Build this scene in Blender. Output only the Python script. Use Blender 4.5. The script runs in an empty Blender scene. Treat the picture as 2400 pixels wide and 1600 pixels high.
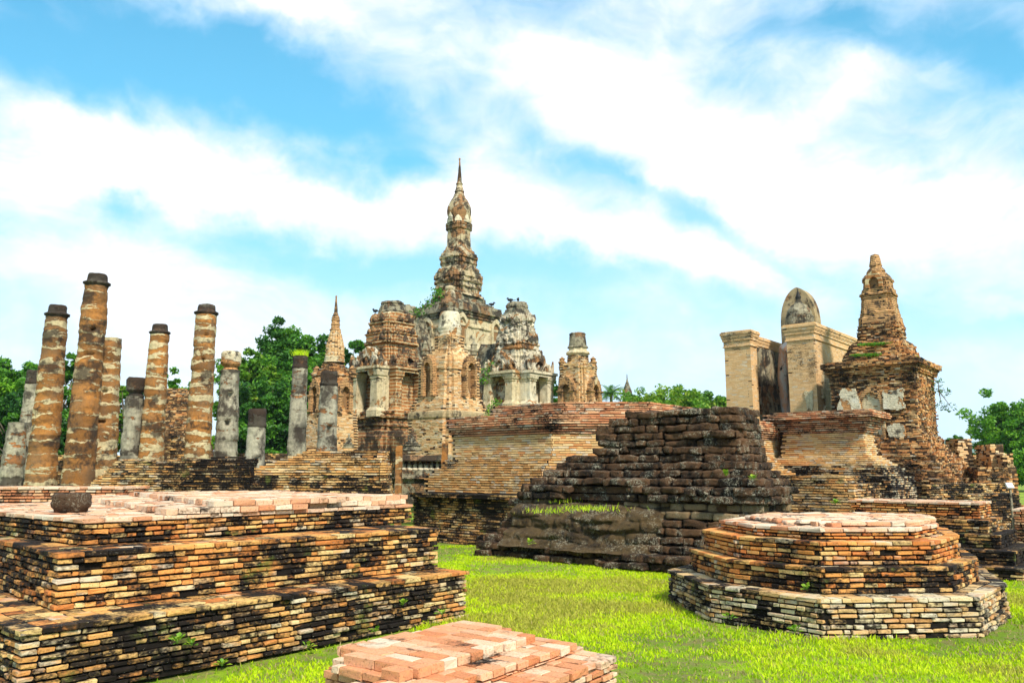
import bpy, math, random
import numpy as np
from mathutils import Vector

sc = bpy.context.scene
COL = sc.collection
R = math.radians
random.seed(7)
rng = np.random.default_rng(7)

# ------------------------------------------------------------------ camera
CAM_H = 1.75
LENS = 28.0
FPX = LENS / 36.0 * 2400.0
TILT = math.atan(300.0 / FPX)
cam_d = bpy.data.cameras.new('camera')
cam = bpy.data.objects.new('camera', cam_d)
COL.objects.link(cam)
cam.location = (0, 0, CAM_H)
cam.rotation_euler = (math.pi / 2 + TILT, 0, 0)
cam_d.lens = LENS
cam_d.sensor_width = 36.0
cam_d.clip_start = 0.05
cam_d.clip_end = 9000
sc.camera = cam

# ------------------------------------------------------------------ colour management
sc.view_settings.view_transform = 'Standard'
sc.view_settings.look = 'None'
sc.view_settings.gamma = 1.0
sc.view_settings.exposure = 0.66

# ------------------------------------------------------------------ sun and sky
SUN_DIR = Vector((0.36, -0.66, 0.74)).normalized()
sd = bpy.data.lights.new('sun', 'SUN')
sd.energy = 3.6
sd.angle = R(6.0)
sd.color = (1.0, 0.93, 0.80)
sun = bpy.data.objects.new('sun', sd)
COL.objects.link(sun)
sun.location = (20, -20, 40)
sun.rotation_euler = SUN_DIR.to_track_quat('Z', 'Y').to_euler()

class G:
    """tiny node-graph writer"""
    def __init__(s, nt):
        s.nt = nt
    def node(s, t, **kw):
        n = s.nt.nodes.new(t)
        for k, v in kw.items():
            setattr(n, k, v)
        return n
    def put(s, sock, v):
        if hasattr(v, 'is_linked') or isinstance(v, bpy.types.NodeSocket):
            s.nt.links.new(v, sock)
        elif isinstance(v, (tuple, list)):
            v = tuple(v)
            if len(sock.default_value) == 4 and len(v) == 3:
                v = v + (1.0,)
            sock.default_value = v
        else:
            sock.default_value = v
    def m(s, op, a, b=0.0, c=0.0, clamp=False):
        n = s.node('ShaderNodeMath', operation=op)
        n.use_clamp = clamp
        s.put(n.inputs[0], a); s.put(n.inputs[1], b); s.put(n.inputs[2], c)
        return n.outputs[0]
    def vm(s, op, a, b=(0, 0, 0)):
        n = s.node('ShaderNodeVectorMath', operation=op)
        s.put(n.inputs[0], a); s.put(n.inputs[1], b)
        return n.outputs[0]
    def noise(s, vec, scale, detail=4, rough=0.55, dist=0.0, color=False):
        n = s.node('ShaderNodeTexNoise')
        s.put(n.inputs['Vector'], vec)
        n.inputs['Scale'].default_value = scale
        n.inputs['Detail'].default_value = detail
        n.inputs['Roughness'].default_value = rough
        n.inputs['Distortion'].default_value = dist
        return n.outputs[1 if color else 0]
    def voro(s, vec, scale, feature='F1', rnd=1.0):
        n = s.node('ShaderNodeTexVoronoi', feature=feature)
        s.put(n.inputs['Vector'], vec)
        n.inputs['Scale'].default_value = scale
        n.inputs['Randomness'].default_value = rnd
        return n.outputs[0]
    def step(s, v, lo, hi, a=0.0, b=1.0):
        n = s.node('ShaderNodeMapRange', interpolation_type='SMOOTHSTEP')
        s.put(n.inputs[0], v)
        for k, q in zip((1, 2, 3, 4), (lo, hi, a, b)):
            s.put(n.inputs[k], q)
        return n.outputs[0]
    def mix(s, f, a, b, mode='MIX'):
        n = s.node('ShaderNodeMix', data_type='RGBA', blend_type=mode)
        s.put(n.inputs[0], f); s.put(n.inputs[6], a); s.put(n.inputs[7], b)
        return n.outputs[2]
    def ramp(s, f, stops, interp='LINEAR'):
        n = s.node('ShaderNodeValToRGB')
        s.put(n.inputs[0], f)
        n.color_ramp.interpolation = interp
        e = n.color_ramp.elements
        while len(e) < len(stops):
            e.new(0.5)
        for k, (p, c) in enumerate(stops):
            e[k].position = p
            e[k].color = (c[0], c[1], c[2], 1)
        return n.outputs[0]
    def xyz(s, v):
        n = s.node('ShaderNodeSeparateXYZ')
        s.put(n.inputs[0], v)
        return n.outputs
    def comb(s, x, y, z):
        n = s.node('ShaderNodeCombineXYZ')
        s.put(n.inputs[0], x); s.put(n.inputs[1], y); s.put(n.inputs[2], z)
        return n.outputs[0]

w = bpy.data.worlds.new('World')
sc.world = w
w.use_nodes = True
w.node_tree.nodes.clear()
g = G(w.node_tree)
sky = g.node('ShaderNodeTexSky', sky_type='NISHITA')
sky.sun_disc = False
sky.sun_elevation = math.asin(SUN_DIR.z)
sky.sun_rotation = math.atan2(SUN_DIR.x, SUN_DIR.y)
sky.air_density = 1.0
sky.dust_density = 0.6
sky.ozone_density = 1.5
tc = g.node('ShaderNodeTexCoord')
d = g.vm('NORMALIZE', tc.outputs['Generated'])
X, Y, Z = g.xyz(d)
# direction -> bearing / height coordinates; clouds are anchored to compass directions
yy = g.m('MAXIMUM', Y, 0.16)
U = g.m('DIVIDE', X, yy)
V = g.m('DIVIDE', Z, yy)
# wisps, stretched along the wind
pl = g.m('MAXIMUM', Z, 0.06)
plane = g.comb(g.m('DIVIDE', X, pl), g.m('DIVIDE', Y, pl), 0.0)
wpn = g.noise(d, 2.2, 4, 0.6, 0.0, color=True)
dw = g.vm('ADD', d, g.vm('MULTIPLY', g.vm('SUBTRACT', wpn, (0.5, 0.5, 0.5)), (0.30, 0.30, 0.16)))
n1 = g.noise(g.vm('MULTIPLY', dw, (1.0, 1.0, 2.3)), 4.2, 9, 0.56, 0.3)
n2 = g.noise(g.vm('MULTIPLY', dw, (1.0, 1.0, 1.6)), 13.0, 7, 0.62, 0.6)
def uv_of(px, py):
    u = (px - 1200) / FPX; v = (800 - py) / FPX
    ry = math.cos(TILT) - v * math.sin(TILT)
    return u / ry, (math.sin(TILT) + v * math.cos(TILT)) / ry
wu = g.m('ADD', U, g.m('MULTIPLY', g.m('SUBTRACT', g.noise(d, 5.0, 6, 0.6), 0.5), 0.22))
wv = g.m('ADD', V, g.m('MULTIPLY', g.m('SUBTRACT', g.noise(g.vm('ADD', d, (3.1, 1.7, 0.4)), 6.0, 6, 0.6), 0.5), 0.16))
def blob(px, py, hw, hh, ang, amp, hard=1.0):
    cu, cv = uv_of(px, py)
    a = R(ang)
    du = g.m('SUBTRACT', wu, cu); dv = g.m('SUBTRACT', wv, cv)
    p = g.m('ADD', g.m('MULTIPLY', du, math.cos(a) / (hw / FPX)), g.m('MULTIPLY', dv, math.sin(a) / (hw / FPX)))
    q = g.m('SUBTRACT', g.m('MULTIPLY', dv, math.cos(a) / (hh / FPX)), g.m('MULTIPLY', du, math.sin(a) / (hh / FPX)))
    r2 = g.m('ADD', g.m('MULTIPLY', p, p), g.m('MULTIPLY', q, q))
    e = g.m('POWER', 2.718, g.m('MULTIPLY', r2, -hard))
    return g.m('MULTIPLY', e, amp)
cov = 0.55
BLOBS = [
    (80, 110, 640, 120, -6, -0.62), (640, 205, 400, 95, -30, -0.62), (240, 500, 110, 60, -12, -0.50), (900, 330, 260, 60, -25, -0.20),
    (330, 350, 460, 95, -22, 0.58), (150, 420, 300, 70, -5, 0.35), (700, 20, 120, 45, -5, 0.55), (850, 480, 480, 60, -8, 0.48), (140, 640, 420, 120, -10, 0.42), (400, 780, 600, 90, 0, 0.30),
    (1100, 440, 180, 80, 10, 0.35), (850, 620, 420, 52, -6, -0.62), (1330, 625, 260, 55, -9, -0.52), (1500, 730, 520, 80, 0, -0.22),
    (1560, 300, 420, 110, -26, 0.50), (2050, 470, 500, 150, -8, 0.62), (1600, 600, 380, 60, -18, 0.42), (1680, 520, 440, 36, -27, -0.34),
    (2120, 90, 320, 60, -12, -0.42), (2370, 120, 110, 110, 0, -0.40), (1750, 110, 160, 60, 60, -0.10), (1980, 190, 60, 190, -70, 0.25),
    (2330, 770, 260, 60, -14, -0.30), (1250, 130, 500, 130, -10, 0.06), (2350, 740, 120, 26, -8, 0.35), (1000, 100, 260, 80, 20, -0.05),
]
for b in BLOBS:
    cov = g.m('ADD', cov, blob(*b))
cov = g.m('ADD', cov, g.m('MULTIPLY', g.m('SUBTRACT', n1, 0.5), 1.35))
cov = g.m('ADD', cov, g.m('MULTIPLY', g.m('SUBTRACT', n2, 0.5), 0.55))
mask = g.step(cov, 0.02, 0.95)
cloud = g.ramp(g.step(cov, 0.30, 1.20), [(0.0, (7.0, 8.9, 10.6)), (0.45, (9.0, 9.5, 10.2)), (1.0, (11.4, 11.0, 10.9))])
lowhaze = g.step(V, 0.42, 0.0)
bluesky = g.mix(1.0, sky.outputs[0], (0.34, 1.50, 1.80), 'MULTIPLY')
bluesky = g.mix(g.step(V, 1.0, 0.15, 0.10, 0.62), bluesky, (2.4, 7.8, 10.4))
n5 = g.noise(g.vm('MULTIPLY', dw, (1.6, 1.6, 5.0)), 7.0, 8, 0.66, 0.8)
cloud = g.mix(g.m('MULTIPLY', g.step(n5, .42, .66), .55), cloud, (7.6, 8.5, 10.0))
skycol = g.mix(mask, bluesky, cloud)
skycol = g.mix(g.m('MULTIPLY', lowhaze, 0.6), skycol, (10.0, 11.2, 12.0))
bg = g.node('ShaderNodeBackground')
g.put(bg.inputs[0], skycol)
bg.inputs[1].default_value = 0.076
out = g.node('ShaderNodeOutputWorld')
w.node_tree.links.new(bg.outputs[0], out.inputs[0])
w.cycles.sampling_method = 'MANUAL'
w.cycles.sample_map_resolution = 512
sc.cycles.max_bounces = 5
sc.cycles.diffuse_bounces = 3
sc.cycles.transparent_max_bounces = 6
sc.cycles.use_denoising = True

# ------------------------------------------------------------------ placing helpers
def at(px, py, Yd):
    u = (px - 1200) / FPX; v = (800 - py) / FPX
    t = Yd / (math.cos(TILT) - v * math.sin(TILT))
    return (u * t, Yd, CAM_H + t * (math.sin(TILT) + v * math.cos(TILT)))
def gz(px, py, z):
    u = (px - 1200) / FPX; v = (800 - py) / FPX
    t = (z - CAM_H) / (math.sin(TILT) + v * math.cos(TILT))
    return (u * t, t * (math.cos(TILT) - v * math.sin(TILT)))
A = np.array([math.sin(R(40)), math.cos(R(40))])      # temple axis, away to the right
B = np.array([-math.cos(R(40)), math.sin(R(40))])     # temple axis, away to the left

# ------------------------------------------------------------------ noise on arrays
def _h(ix, iy, iz):
    n = (ix * 374761393 + iy * 668265263 + iz * 2147483647 + 1013904223) & 0xFFFFFFFF
    n = ((n ^ (n >> 13)) * 1274126177) & 0xFFFFFFFF
    n = ((n ^ (n >> 15)) * 2246822519) & 0xFFFFFFFF
    return ((n ^ (n >> 16)) & 0xFFFF) / 65535.0
def vnoise(p):
    p = np.asarray(p, float)
    i = np.floor(p).astype(np.int64); f = p - i; f = f * f * (3 - 2 * f)
    r = 0
    for dx in (0, 1):
        wx = f[:, 0] if dx else 1 - f[:, 0]
        for dy in (0, 1):
            wy = f[:, 1] if dy else 1 - f[:, 1]
            for dz in (0, 1):
                wz = f[:, 2] if dz else 1 - f[:, 2]
                r = r + wx * wy * wz * _h(i[:, 0] + dx, i[:, 1] + dy, i[:, 2] + dz)
    return r
def fbm(p, o=3):
    p = np.asarray(p, float); r = 0; a = 0.5; s = 0
    for k in range(o):
        r = r + a * vnoise(p * 2 ** k + k * 17.3); s += a; a *= 0.5
    return r / s * 2 - 1
def nvec(p, sc_, o=2):
    p = np.asarray(p) * sc_
    return np.stack([fbm(p + 11.1, o), fbm(p + 47.7, o), fbm(p + 83.3, o)], 1)

# ------------------------------------------------------------------ mesh builder
class MB:
    def __init__(s):
        s.V = []; s.F = []; s.AT = []; s.n = 0
    def add(s, v, faces, attr=(0.5, 0.5, 0.5)):
        v = np.asarray(v, float).reshape(-1, 3)
        s.V.append(v)
        a = np.asarray(attr, float)
        if a.ndim == 1:
            a = np.tile(a, (len(v), 1))
        s.AT.append(a)
        if isinstance(faces, np.ndarray):
            s.F.append(faces + s.n)
        else:
            by = {}
            for f in faces:
                by.setdefault(len(f), []).append(f)
            for k, q in by.items():
                s.F.append(np.array(q, dtype=np.int64) + s.n)
        s.n += len(v)
    def build(s, name, mat, parent=None, smooth=False, origin=None):
        if not s.V: return None
        me = bpy.data.meshes.new(name)
        V = np.concatenate(s.V); AT = np.concatenate(s.AT)
        o = bpy.data.objects.new(name, me)
        if parent is not None:
            org = np.array(parent.location); q_ = parent.parent
            while q_ is not None:
                org = org + np.array(q_.location); q_ = q_.parent
            V = V - org
            o.parent = parent
        elif origin is not None:
            V = V - np.array(origin); o.location = origin
        me.vertices.add(len(V)); me.vertices.foreach_set('co', V.ravel())
        tot = np.concatenate([np.full(len(f), f.shape[1]) for f in s.F])
        idx = np.concatenate([f.ravel() for f in s.F])
        st = np.concatenate([[0], np.cumsum(tot)[:-1]])
        me.loops.add(len(idx)); me.loops.foreach_set('vertex_index', idx.astype(np.int32))
        me.polygons.add(len(tot))
        me.polygons.foreach_set('loop_start', st.astype(np.int32))
        me.polygons.foreach_set('loop_total', tot.astype(np.int32))
        me.update(calc_edges=True)
        at_ = me.attributes.new('brk', 'FLOAT_VECTOR', 'POINT')
        at_.data.foreach_set('vector', AT.ravel())
        me.polygons.foreach_set('use_smooth', np.full(len(tot), bool(smooth)))
        me.materials.append(mat)
        COL.objects.link(o)
        return o

def thing(name, label, cat, loc, group=None):
    o = bpy.data.objects.new(name, None)
    COL.objects.link(o)
    o.location = loc
    o.empty_display_size = 0.3
    o['label'] = label; o['category'] = cat
    if group: o['group'] = group
    bpy.context.view_layer.update()
    return o
def tag(o, label, cat, group=None, kind=None):
    if label: o['label'] = label
    if cat: o['category'] = cat
    if group: o['group'] = group
    if kind: o['kind'] = kind
    return o

# ------------------------------------------------------------------ polygons
def area(P):
    x, y = P[:, 0], P[:, 1]
    return 0.5 * np.sum(x * np.roll(y, -1) - np.roll(x, -1) * y)
def ccw(P):
    P = np.asarray(P, float)
    return P if area(P) > 0 else P[::-1].copy()
def offset(P, o):
    """grow (o > 0) or shrink a CCW polygon"""
    E = np.roll(P, -1, 0) - P
    L = np.linalg.norm(E, axis=1, keepdims=True); T = E / L
    N = np.stack([T[:, 1], -T[:, 0]], 1)
    Np = np.roll(N, 1, 0)
    k = 1 + np.sum(N * Np, 1, keepdims=True)
    return P + o * (N + Np) / np.maximum(k, 0.3)
def rect(c, ha, hb):
    c = np.array(c[:2])
    return ccw([c - A * ha - B * hb, c + A * ha - B * hb, c + A * ha + B * hb, c - A * ha + B * hb])
def inside(P, q):
    q = np.atleast_2d(q); r = np.zeros(len(q), bool)
    for i in range(len(P)):
        a = P[i]; b = P[(i + 1) % len(P)]
        c = (a[1] > q[:, 1]) != (b[1] > q[:, 1])
        xx = (b[0] - a[0]) * (q[:, 1] - a[1]) / (b[1] - a[1] + 1e-12) + a[0]
        r ^= c & (q[:, 0] < xx)
    return r
def ngon(n, rot=0.0):
    a = np.arange(n) * 2 * math.pi / n + rot
    return np.stack([np.cos(a), np.sin(a)], 1)
def redent(k=2, s=0.14, rot=40):
    """square with k steps cut from every corner, rotated to the temple axes, half width 1 as seen from the front"""
    q = []
    for i in range(k + 1):
        q.append((1 - s * i, 1 - s * (k - i)))
        if i < k:
            q.append((1 - s * (i + 1), 1 - s * (k - i)))
    # first quadrant corner chain from (1, .) to (., 1)
    chain = []
    for i in range(k + 1):
        chain.append((1 - s * i, 1 - s * (k - i)))
        if i < k:
            chain.append((1 - s * (i + 1), 1 - s * (k - i)))
    P = []
    for r_ in range(4):
        a = r_ * math.pi / 2
        for (x, y) in chain:
            P.append((x * math.cos(a) - y * math.sin(a), x * math.sin(a) + y * math.cos(a)))
    a = R(90 - rot)
    P = np.array(P)
    P = np.stack([P[:, 0] * math.cos(a) - P[:, 1] * math.sin(a), P[:, 0] * math.sin(a) + P[:, 1] * math.cos(a)], 1)
    P /= np.abs(P[:, 0]).max()
    return ccw(P)

# ------------------------------------------------------------------ single bricks
def _bevel_template():
    V = []; key = {}
    for sx in (-1, 1):
        for sy in (-1, 1):
            for sz in (-1, 1):
                for k in range(3):
                    key[(sx, sy, sz, k)] = len(V)
                    off = [1, 1, 1]; off[k] = 0
                    V.append((sx, sy, sz, off[0], off[1], off[2]))
    F = []
    S = (-1, 1)
    def face(ids):
        pts = [np.array(V[i][:3], float) - 0.2 * np.array(V[i][:3]) * np.array(V[i][3:]) for i in ids]
        n = np.cross(pts[1] - pts[0], pts[2] - pts[0]); c = sum(pts) / len(pts)
        return ids if np.dot(n, c) > 0 else ids[::-1]
    for k in range(3):
        a, b = [i for i in range(3) if i != k]
        for s in S:
            ids = []
            for (p, q) in ((-1, -1), (1, -1), (1, 1), (-1, 1)):
                t = [0, 0, 0]; t[k] = s; t[a] = p; t[b] = q
                ids.append(key[(t[0], t[1], t[2], k)])
            F.append(face(ids))
    for k in range(3):
        a, b = [i for i in range(3) if i != k]
        for p in S:
            for q in S:
                t0 = [0, 0, 0]; t0[a] = p; t0[b] = q; t1 = list(t0); t0[k] = -1; t1[k] = 1
                F.append(face([key[(*t0, a)], key[(*t1, a)], key[(*t1, b)], key[(*t0, b)]]))
    for sx in S:
        for sy in S:
            for sz in S:
                F.append(face([key[(sx, sy, sz, 0)], key[(sx, sy, sz, 1)], key[(sx, sy, sz, 2)]]))
    return np.array(V, float), F
BEV_V, BEV_F = _bevel_template()
BEV_Q = np.array([f for f in BEV_F if len(f) == 4]); BEV_T = np.array([f for f in BEV_F if len(f) == 3])
BOX_V = np.array([(x, y, z) for x in (-1, 1) for y in (-1, 1) for z in (-1, 1)], float)
BOX_Q = np.array([[0, 1, 3, 2], [4, 6, 7, 5], [0, 4, 5, 1], [2, 3, 7, 6], [0, 2, 6, 4], [1, 5, 7, 3]])
def _round_template(n=7, p=9.0):
    key = {}; V = []; F = []
    for k in range(3):
        a, b = [i for i in range(3) if i != k]
        for s in (-1, 1):
            ids = np.zeros((n + 1, n + 1), int)
            for i in range(n + 1):
                for j in range(n + 1):
                    t = [0, 0, 0]; t[k] = s; t[a] = -1 + 2 * i / n; t[b] = -1 + 2 * j / n
                    kk = tuple(round(q, 4) for q in t)
                    if kk not in key:
                        key[kk] = len(V)
                        v = np.array(t); nn = (np.abs(v) ** p).sum() ** (1 / p)
                        V.append(v / nn)
                    ids[i, j] = key[kk]
            for i in range(n):
                for j in range(n):
                    q = [ids[i, j], ids[i + 1, j], ids[i + 1, j + 1], ids[i, j + 1]]
                    P = [V[x] for x in q]
                    if np.dot(np.cross(P[1] - P[0], P[2] - P[0]), sum(P)) < 0: q = q[::-1]
                    F.append(q)
    return np.array(V), np.array(F)
RND_V, RND_Q = _round_template()

class Bricks:
    def __init__(s):
        s.c = []; s.t = []; s.h = []; s.a = []
    def put(s, c, t, half, attr):
        s.c.append(c); s.t.append(t); s.h.append(half); s.a.append(attr)
    def into(s, mb, kind='box', bev=0.006, jit=0.003, yaw=0.012, worn=0.0):
        if not s.c: return
        C = np.concatenate(s.c); T = np.concatenate(s.t); H = np.concatenate(s.h); AT = np.concatenate(s.a)
        n = len(C)
        ya = rng.normal(0, yaw, n); ca, sa = np.cos(ya), np.sin(ya)
        T = np.stack([T[:, 0] * ca - T[:, 1] * sa, T[:, 0] * sa + T[:, 1] * ca], 1)
        T3 = np.concatenate([T, rng.normal(0, yaw * 0.6, (n, 1))], 1)
        N3 = np.stack([T[:, 1], -T[:, 0], rng.normal(0, yaw, n)], 1)
        Z3 = np.cross(N3, T3) * -1
        if kind == 'bevel':
            b = np.minimum(bev, H.min(1) * 0.45) * rng.uniform(0.6, 1.7, n)
            L = BEV_V[None, :, :3] * (H[:, None, :] - BEV_V[None, :, 3:] * b[:, None, None])
            quads, tris = BEV_Q, BEV_T
        elif kind == 'round':
            L = RND_V[None] * H[:, None, :]; quads, tris = RND_Q, None
        else:
            L = BOX_V[None] * H[:, None, :]; quads, tris = BOX_Q, None
        Pn = C[:, None, :] + L[:, :, :1] * T3[:, None] + L[:, :, 1:2] * N3[:, None] + L[:, :, 2:] * Z3[:, None]
        m = Pn.shape[1]
        P = Pn.reshape(-1, 3)
        if kind == 'round':
            off = rng.uniform(0, 60, (n, 1)).repeat(m, 1).reshape(-1, 1)
            P = P + nvec(P + off, 4.0, 3) * jit * 2.6 + nvec(P + off, 15.0, 2) * jit * 1.3
        else:
            P = P + rng.normal(0, jit, P.shape) * (1 + worn * (rng.random((len(P), 1)) < 0.12) * 4)
        at_ = np.repeat(AT, m, 0)
        base = np.arange(n)[:, None, None] * m
        fq = (quads[None] + base).reshape(-1, 4)
        mb.add(P, fq, at_)
        if tris is not None:
            ft = (tris[None] + base).reshape(-1, 3)
            mb.F.append(ft + mb.n - len(P))

def row(bk, a, b, z, h, bl, bd, gap, start=0.0, keep=None, jn=0.004, hdr=0.3, miss=0.0):
    """one course of bricks from a to b; outer face on the right-hand side of a->b"""
    L = float(np.linalg.norm(b - a))
    if L < 0.04: return
    t = (b - a) / L; nrm = np.array([t[1], -t[0]])
    m = int(L / (bl * 0.5)) + 4
    ln = bl * rng.uniform(0.82, 1.15, m)
    ln[rng.random(m) < hdr] *= 0.52
    e = np.concatenate([[0], np.cumsum(ln)]) - start * bl
    s0 = np.clip(e[:-1], 0, L); s1 = np.clip(e[1:], 0, L)
    ok = (s1 - s0) > 0.03
    if miss: ok &= rng.random(m) > miss
    s0, s1 = s0[ok], s1[ok]
    if len(s0) == 0: return
    k = len(s0); prot = rng.normal(0, jn, k)
    mid = (s0 + s1) / 2
    c2 = a[None] + t[None] * mid[:, None] + nrm[None] * (prot - bd / 2)[:, None]
    C = np.concatenate([c2, np.full((k, 1), z + h / 2)], 1)
    if keep is not None:
        q = keep(C); C = C[q]; s0 = s0[q]; s1 = s1[q]; k = len(C)
        if k == 0: return
    lg = gap * (0.46 if (h < .0535 or h > .1) else 0.14)     # head joints are tighter than bed joints
    H = np.stack([np.maximum((s1 - s0) / 2 - lg, 0.01), np.full(k, bd / 2 - gap / 2), np.full(k, h / 2 - gap / 2) * rng.uniform(0.93, 1.02, k)], 1)
    bk.put(C, np.tile(t, (k, 1)), H, rng.random((k, 3)))

def prism(mb, P, z0, z1, attr=(0.5, 0.5, 0.5)):
    n = len(P)
    v = np.concatenate([np.c_[P, np.full(n, z0)], np.c_[P, np.full(n, z1)]])
    f = [[i, (i + 1) % n, n + (i + 1) % n, n + i] for i in range(n)]
    f.append([n + i for i in range(n)]); 
    mb.add(v, f, attr)

def courses(bk, core, polyf, z0, z1, ch=0.055, bl=0.28, bd=0.14, gap=0.010, keep=None, jn=0.004, hdr=0.3, miss=0.0, inset=0.014, hide=None):
    n = max(1, int(round((z1 - z0) / ch))); ch = (z1 - z0) / n
    for k in range(n):
        zb = z0 + k * ch; P = polyf(zb + ch / 2)
        rings = 1
        if k < n - 1:
            Q = polyf(zb + 1.5 * ch)
            if len(Q) == len(P):
                sb = float(np.max(np.linalg.norm(P - Q, axis=1))) / 1.35
                if area(Q) < area(P): rings = 1 + min(5, int(math.ceil(max(0, sb - bd * 0.5) / bd)))
        for r_ in range(rings):
            Qp = offset(P, -r_ * bd) if r_ else P
            m = len(Qp)
            for i in range(m):
                a, b = Qp[i], Qp[(i + 1) % m]
                if hide is not None and hide(a, b): continue
                t = (b - a) / max(1e-6, np.linalg.norm(b - a))
                if (i + k) % 2 == 0:
                    a2, b2 = a, b
                else:
                    tp_ = a - Qp[i - 1]; tp_ = tp_ / max(1e-6, np.linalg.norm(tp_)); tn_ = Qp[(i + 2) % m] - b; tn_ = tn_ / max(1e-6, np.linalg.norm(tn_))
                    ia = bd * (1 - float(tp_ @ t)) if tp_[0] * t[1] - tp_[1] * t[0] > 0 else 0.0
                    ib = bd * (1 - float(t @ tn_)) if t[0] * tn_[1] - t[1] * tn_[0] > 0 else 0.0
                    a2, b2 = a + t * ia, b - t * ib
                    if np.dot(b2 - a2, t) < 0.03: continue
                row(bk, a2, b2, zb, ch, bl, bd, gap, rng.random() * 0.8, keep, jn, hdr, miss if r_ == 0 else 0)
        if core is not None:
            prism(core, offset(P, -inset), zb, zb + ch - 0.007)

def pave(bk, P, z, h, ang, bl=0.28, bw=0.15, gap=0.012, jn=0.003, rag=0.0, inset=0.0):
    """flat bricks filling polygon P; long sides along ang"""
    t = np.array([math.cos(ang), math.sin(ang)]); s = np.array([-t[1], t[0]])
    u = P @ t; v = P @ s
    Pi = offset(P, -inset) if inset else P
    vs = np.arange(v.min() + bw / 2, v.max() - bw * .3, bw)
    for vv in vs:
        cr = []
        for i in range(len(P)):
            j = (i + 1) % len(P)
            if (v[i] > vv) != (v[j] > vv):
                cr.append(u[i] + (u[j] - u[i]) * (vv - v[i]) / (v[j] - v[i]))
        if len(cr) < 2: continue
        u0, u1 = min(cr), max(cr)
        if rag: u0 += abs(rng.normal(0, rag)); u1 -= abs(rng.normal(0, rag))
        if u1 - u0 < .08: continue
        m = int((u1 - u0) / (bl * 0.5)) + 4
        ln = bl * rng.uniform(0.85, 1.12, m); ln[rng.random(m) < 0.22] *= 0.55
        e = np.concatenate([[0], np.cumsum(ln)]) - rng.random() * bl * .8 + u0
        s0 = np.clip(e[:-1], u0, u1); s1 = np.clip(e[1:], u0, u1); ok = s1 - s0 > .035
        s0, s1 = s0[ok], s1[ok]; k = len(s0)
        if not k: continue
        C = t[None] * ((s0 + s1) / 2)[:, None] + s[None] * vv
        zz = z + h / 2 + rng.normal(0, jn, k)
        H = np.stack([(s1 - s0) / 2 - gap / 2, np.full(k, bw / 2 - gap / 2), np.full(k, h / 2)], 1)
        bk.put(np.c_[C, zz], np.tile(t, (k, 1)), H, rng.random((k, 3)))

# ------------------------------------------------------------------ lofted stucco
def loft(mb, poly, c, prof, seg=0.09, disp=0.015, nsc=4.0, cap=True, attr=(0.5, 0.5, 0.5), fine=0.006, maxn=420):
    """poly: unit plan; prof: [(z, r)] from the bottom to the top"""
    rmax = max(r for z, r in prof)
    Q = []
    m = len(poly)
    for i in range(m):
        a = poly[i]; b = poly[(i + 1) % m]
        k = max(1, int(np.linalg.norm(b - a) * rmax / seg))
        for j in range(k):
            Q.append(a + (b - a) * j / k)
    Q = np.array(Q); n = len(Q)
    zr = []
    for (z0, r0), (z1, r1) in zip(prof[:-1], prof[1:]):
        k = max(1, int(math.hypot(z1 - z0, r1 - r0) / seg))
        for j in range(k):
            zr.append((z0 + (z1 - z0) * j / k, r0 + (r1 - r0) * j / k))
    zr.append(prof[-1])
    zr = np.array(zr); rr = len(zr)
    V = np.zeros((rr, n, 3))
    V[:, :, 0] = c[0] + Q[None, :, 0] * zr[:, 1:2]
    V[:, :, 1] = c[1] + Q[None, :, 1] * zr[:, 1:2]
    V[:, :, 2] = zr[:, 0:1]
    P = V.reshape(-1, 3)
    if disp:
        dd = nvec(P, nsc, 3) * disp + nvec(P, nsc * 4, 2) * fine
        P = P + dd
    ids = np.arange(rr * n).reshape(rr, n)
    a = ids[:-1]; b = np.roll(a, -1, 1); c2 = np.roll(ids[1:], -1, 1); d2 = ids[1:]
    F = np.stack([a, b, c2, d2], 2).reshape(-1, 4)
    mb.add(P, F, attr)
    if cap:
        top = P[(rr - 1) * n:]
        ctr = top.mean(0)
        mb.add(np.concatenate([top, ctr[None]]), np.array([[i, (i + 1) % n, n] for i in range(n)]), attr)

def prof_px(Yd, lst, axis_px=None):
    """[(py, half width px)] from the top down -> [(z, r)] from the bottom up, at distance Yd"""
    o = []
    for py, hw in lst:
        x0, _, z = at(1200, py, Yd); x1, _, _ = at(1200 + hw, py, Yd)
        o.append((z, x1 - x0))
    return o[::-1]

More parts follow.
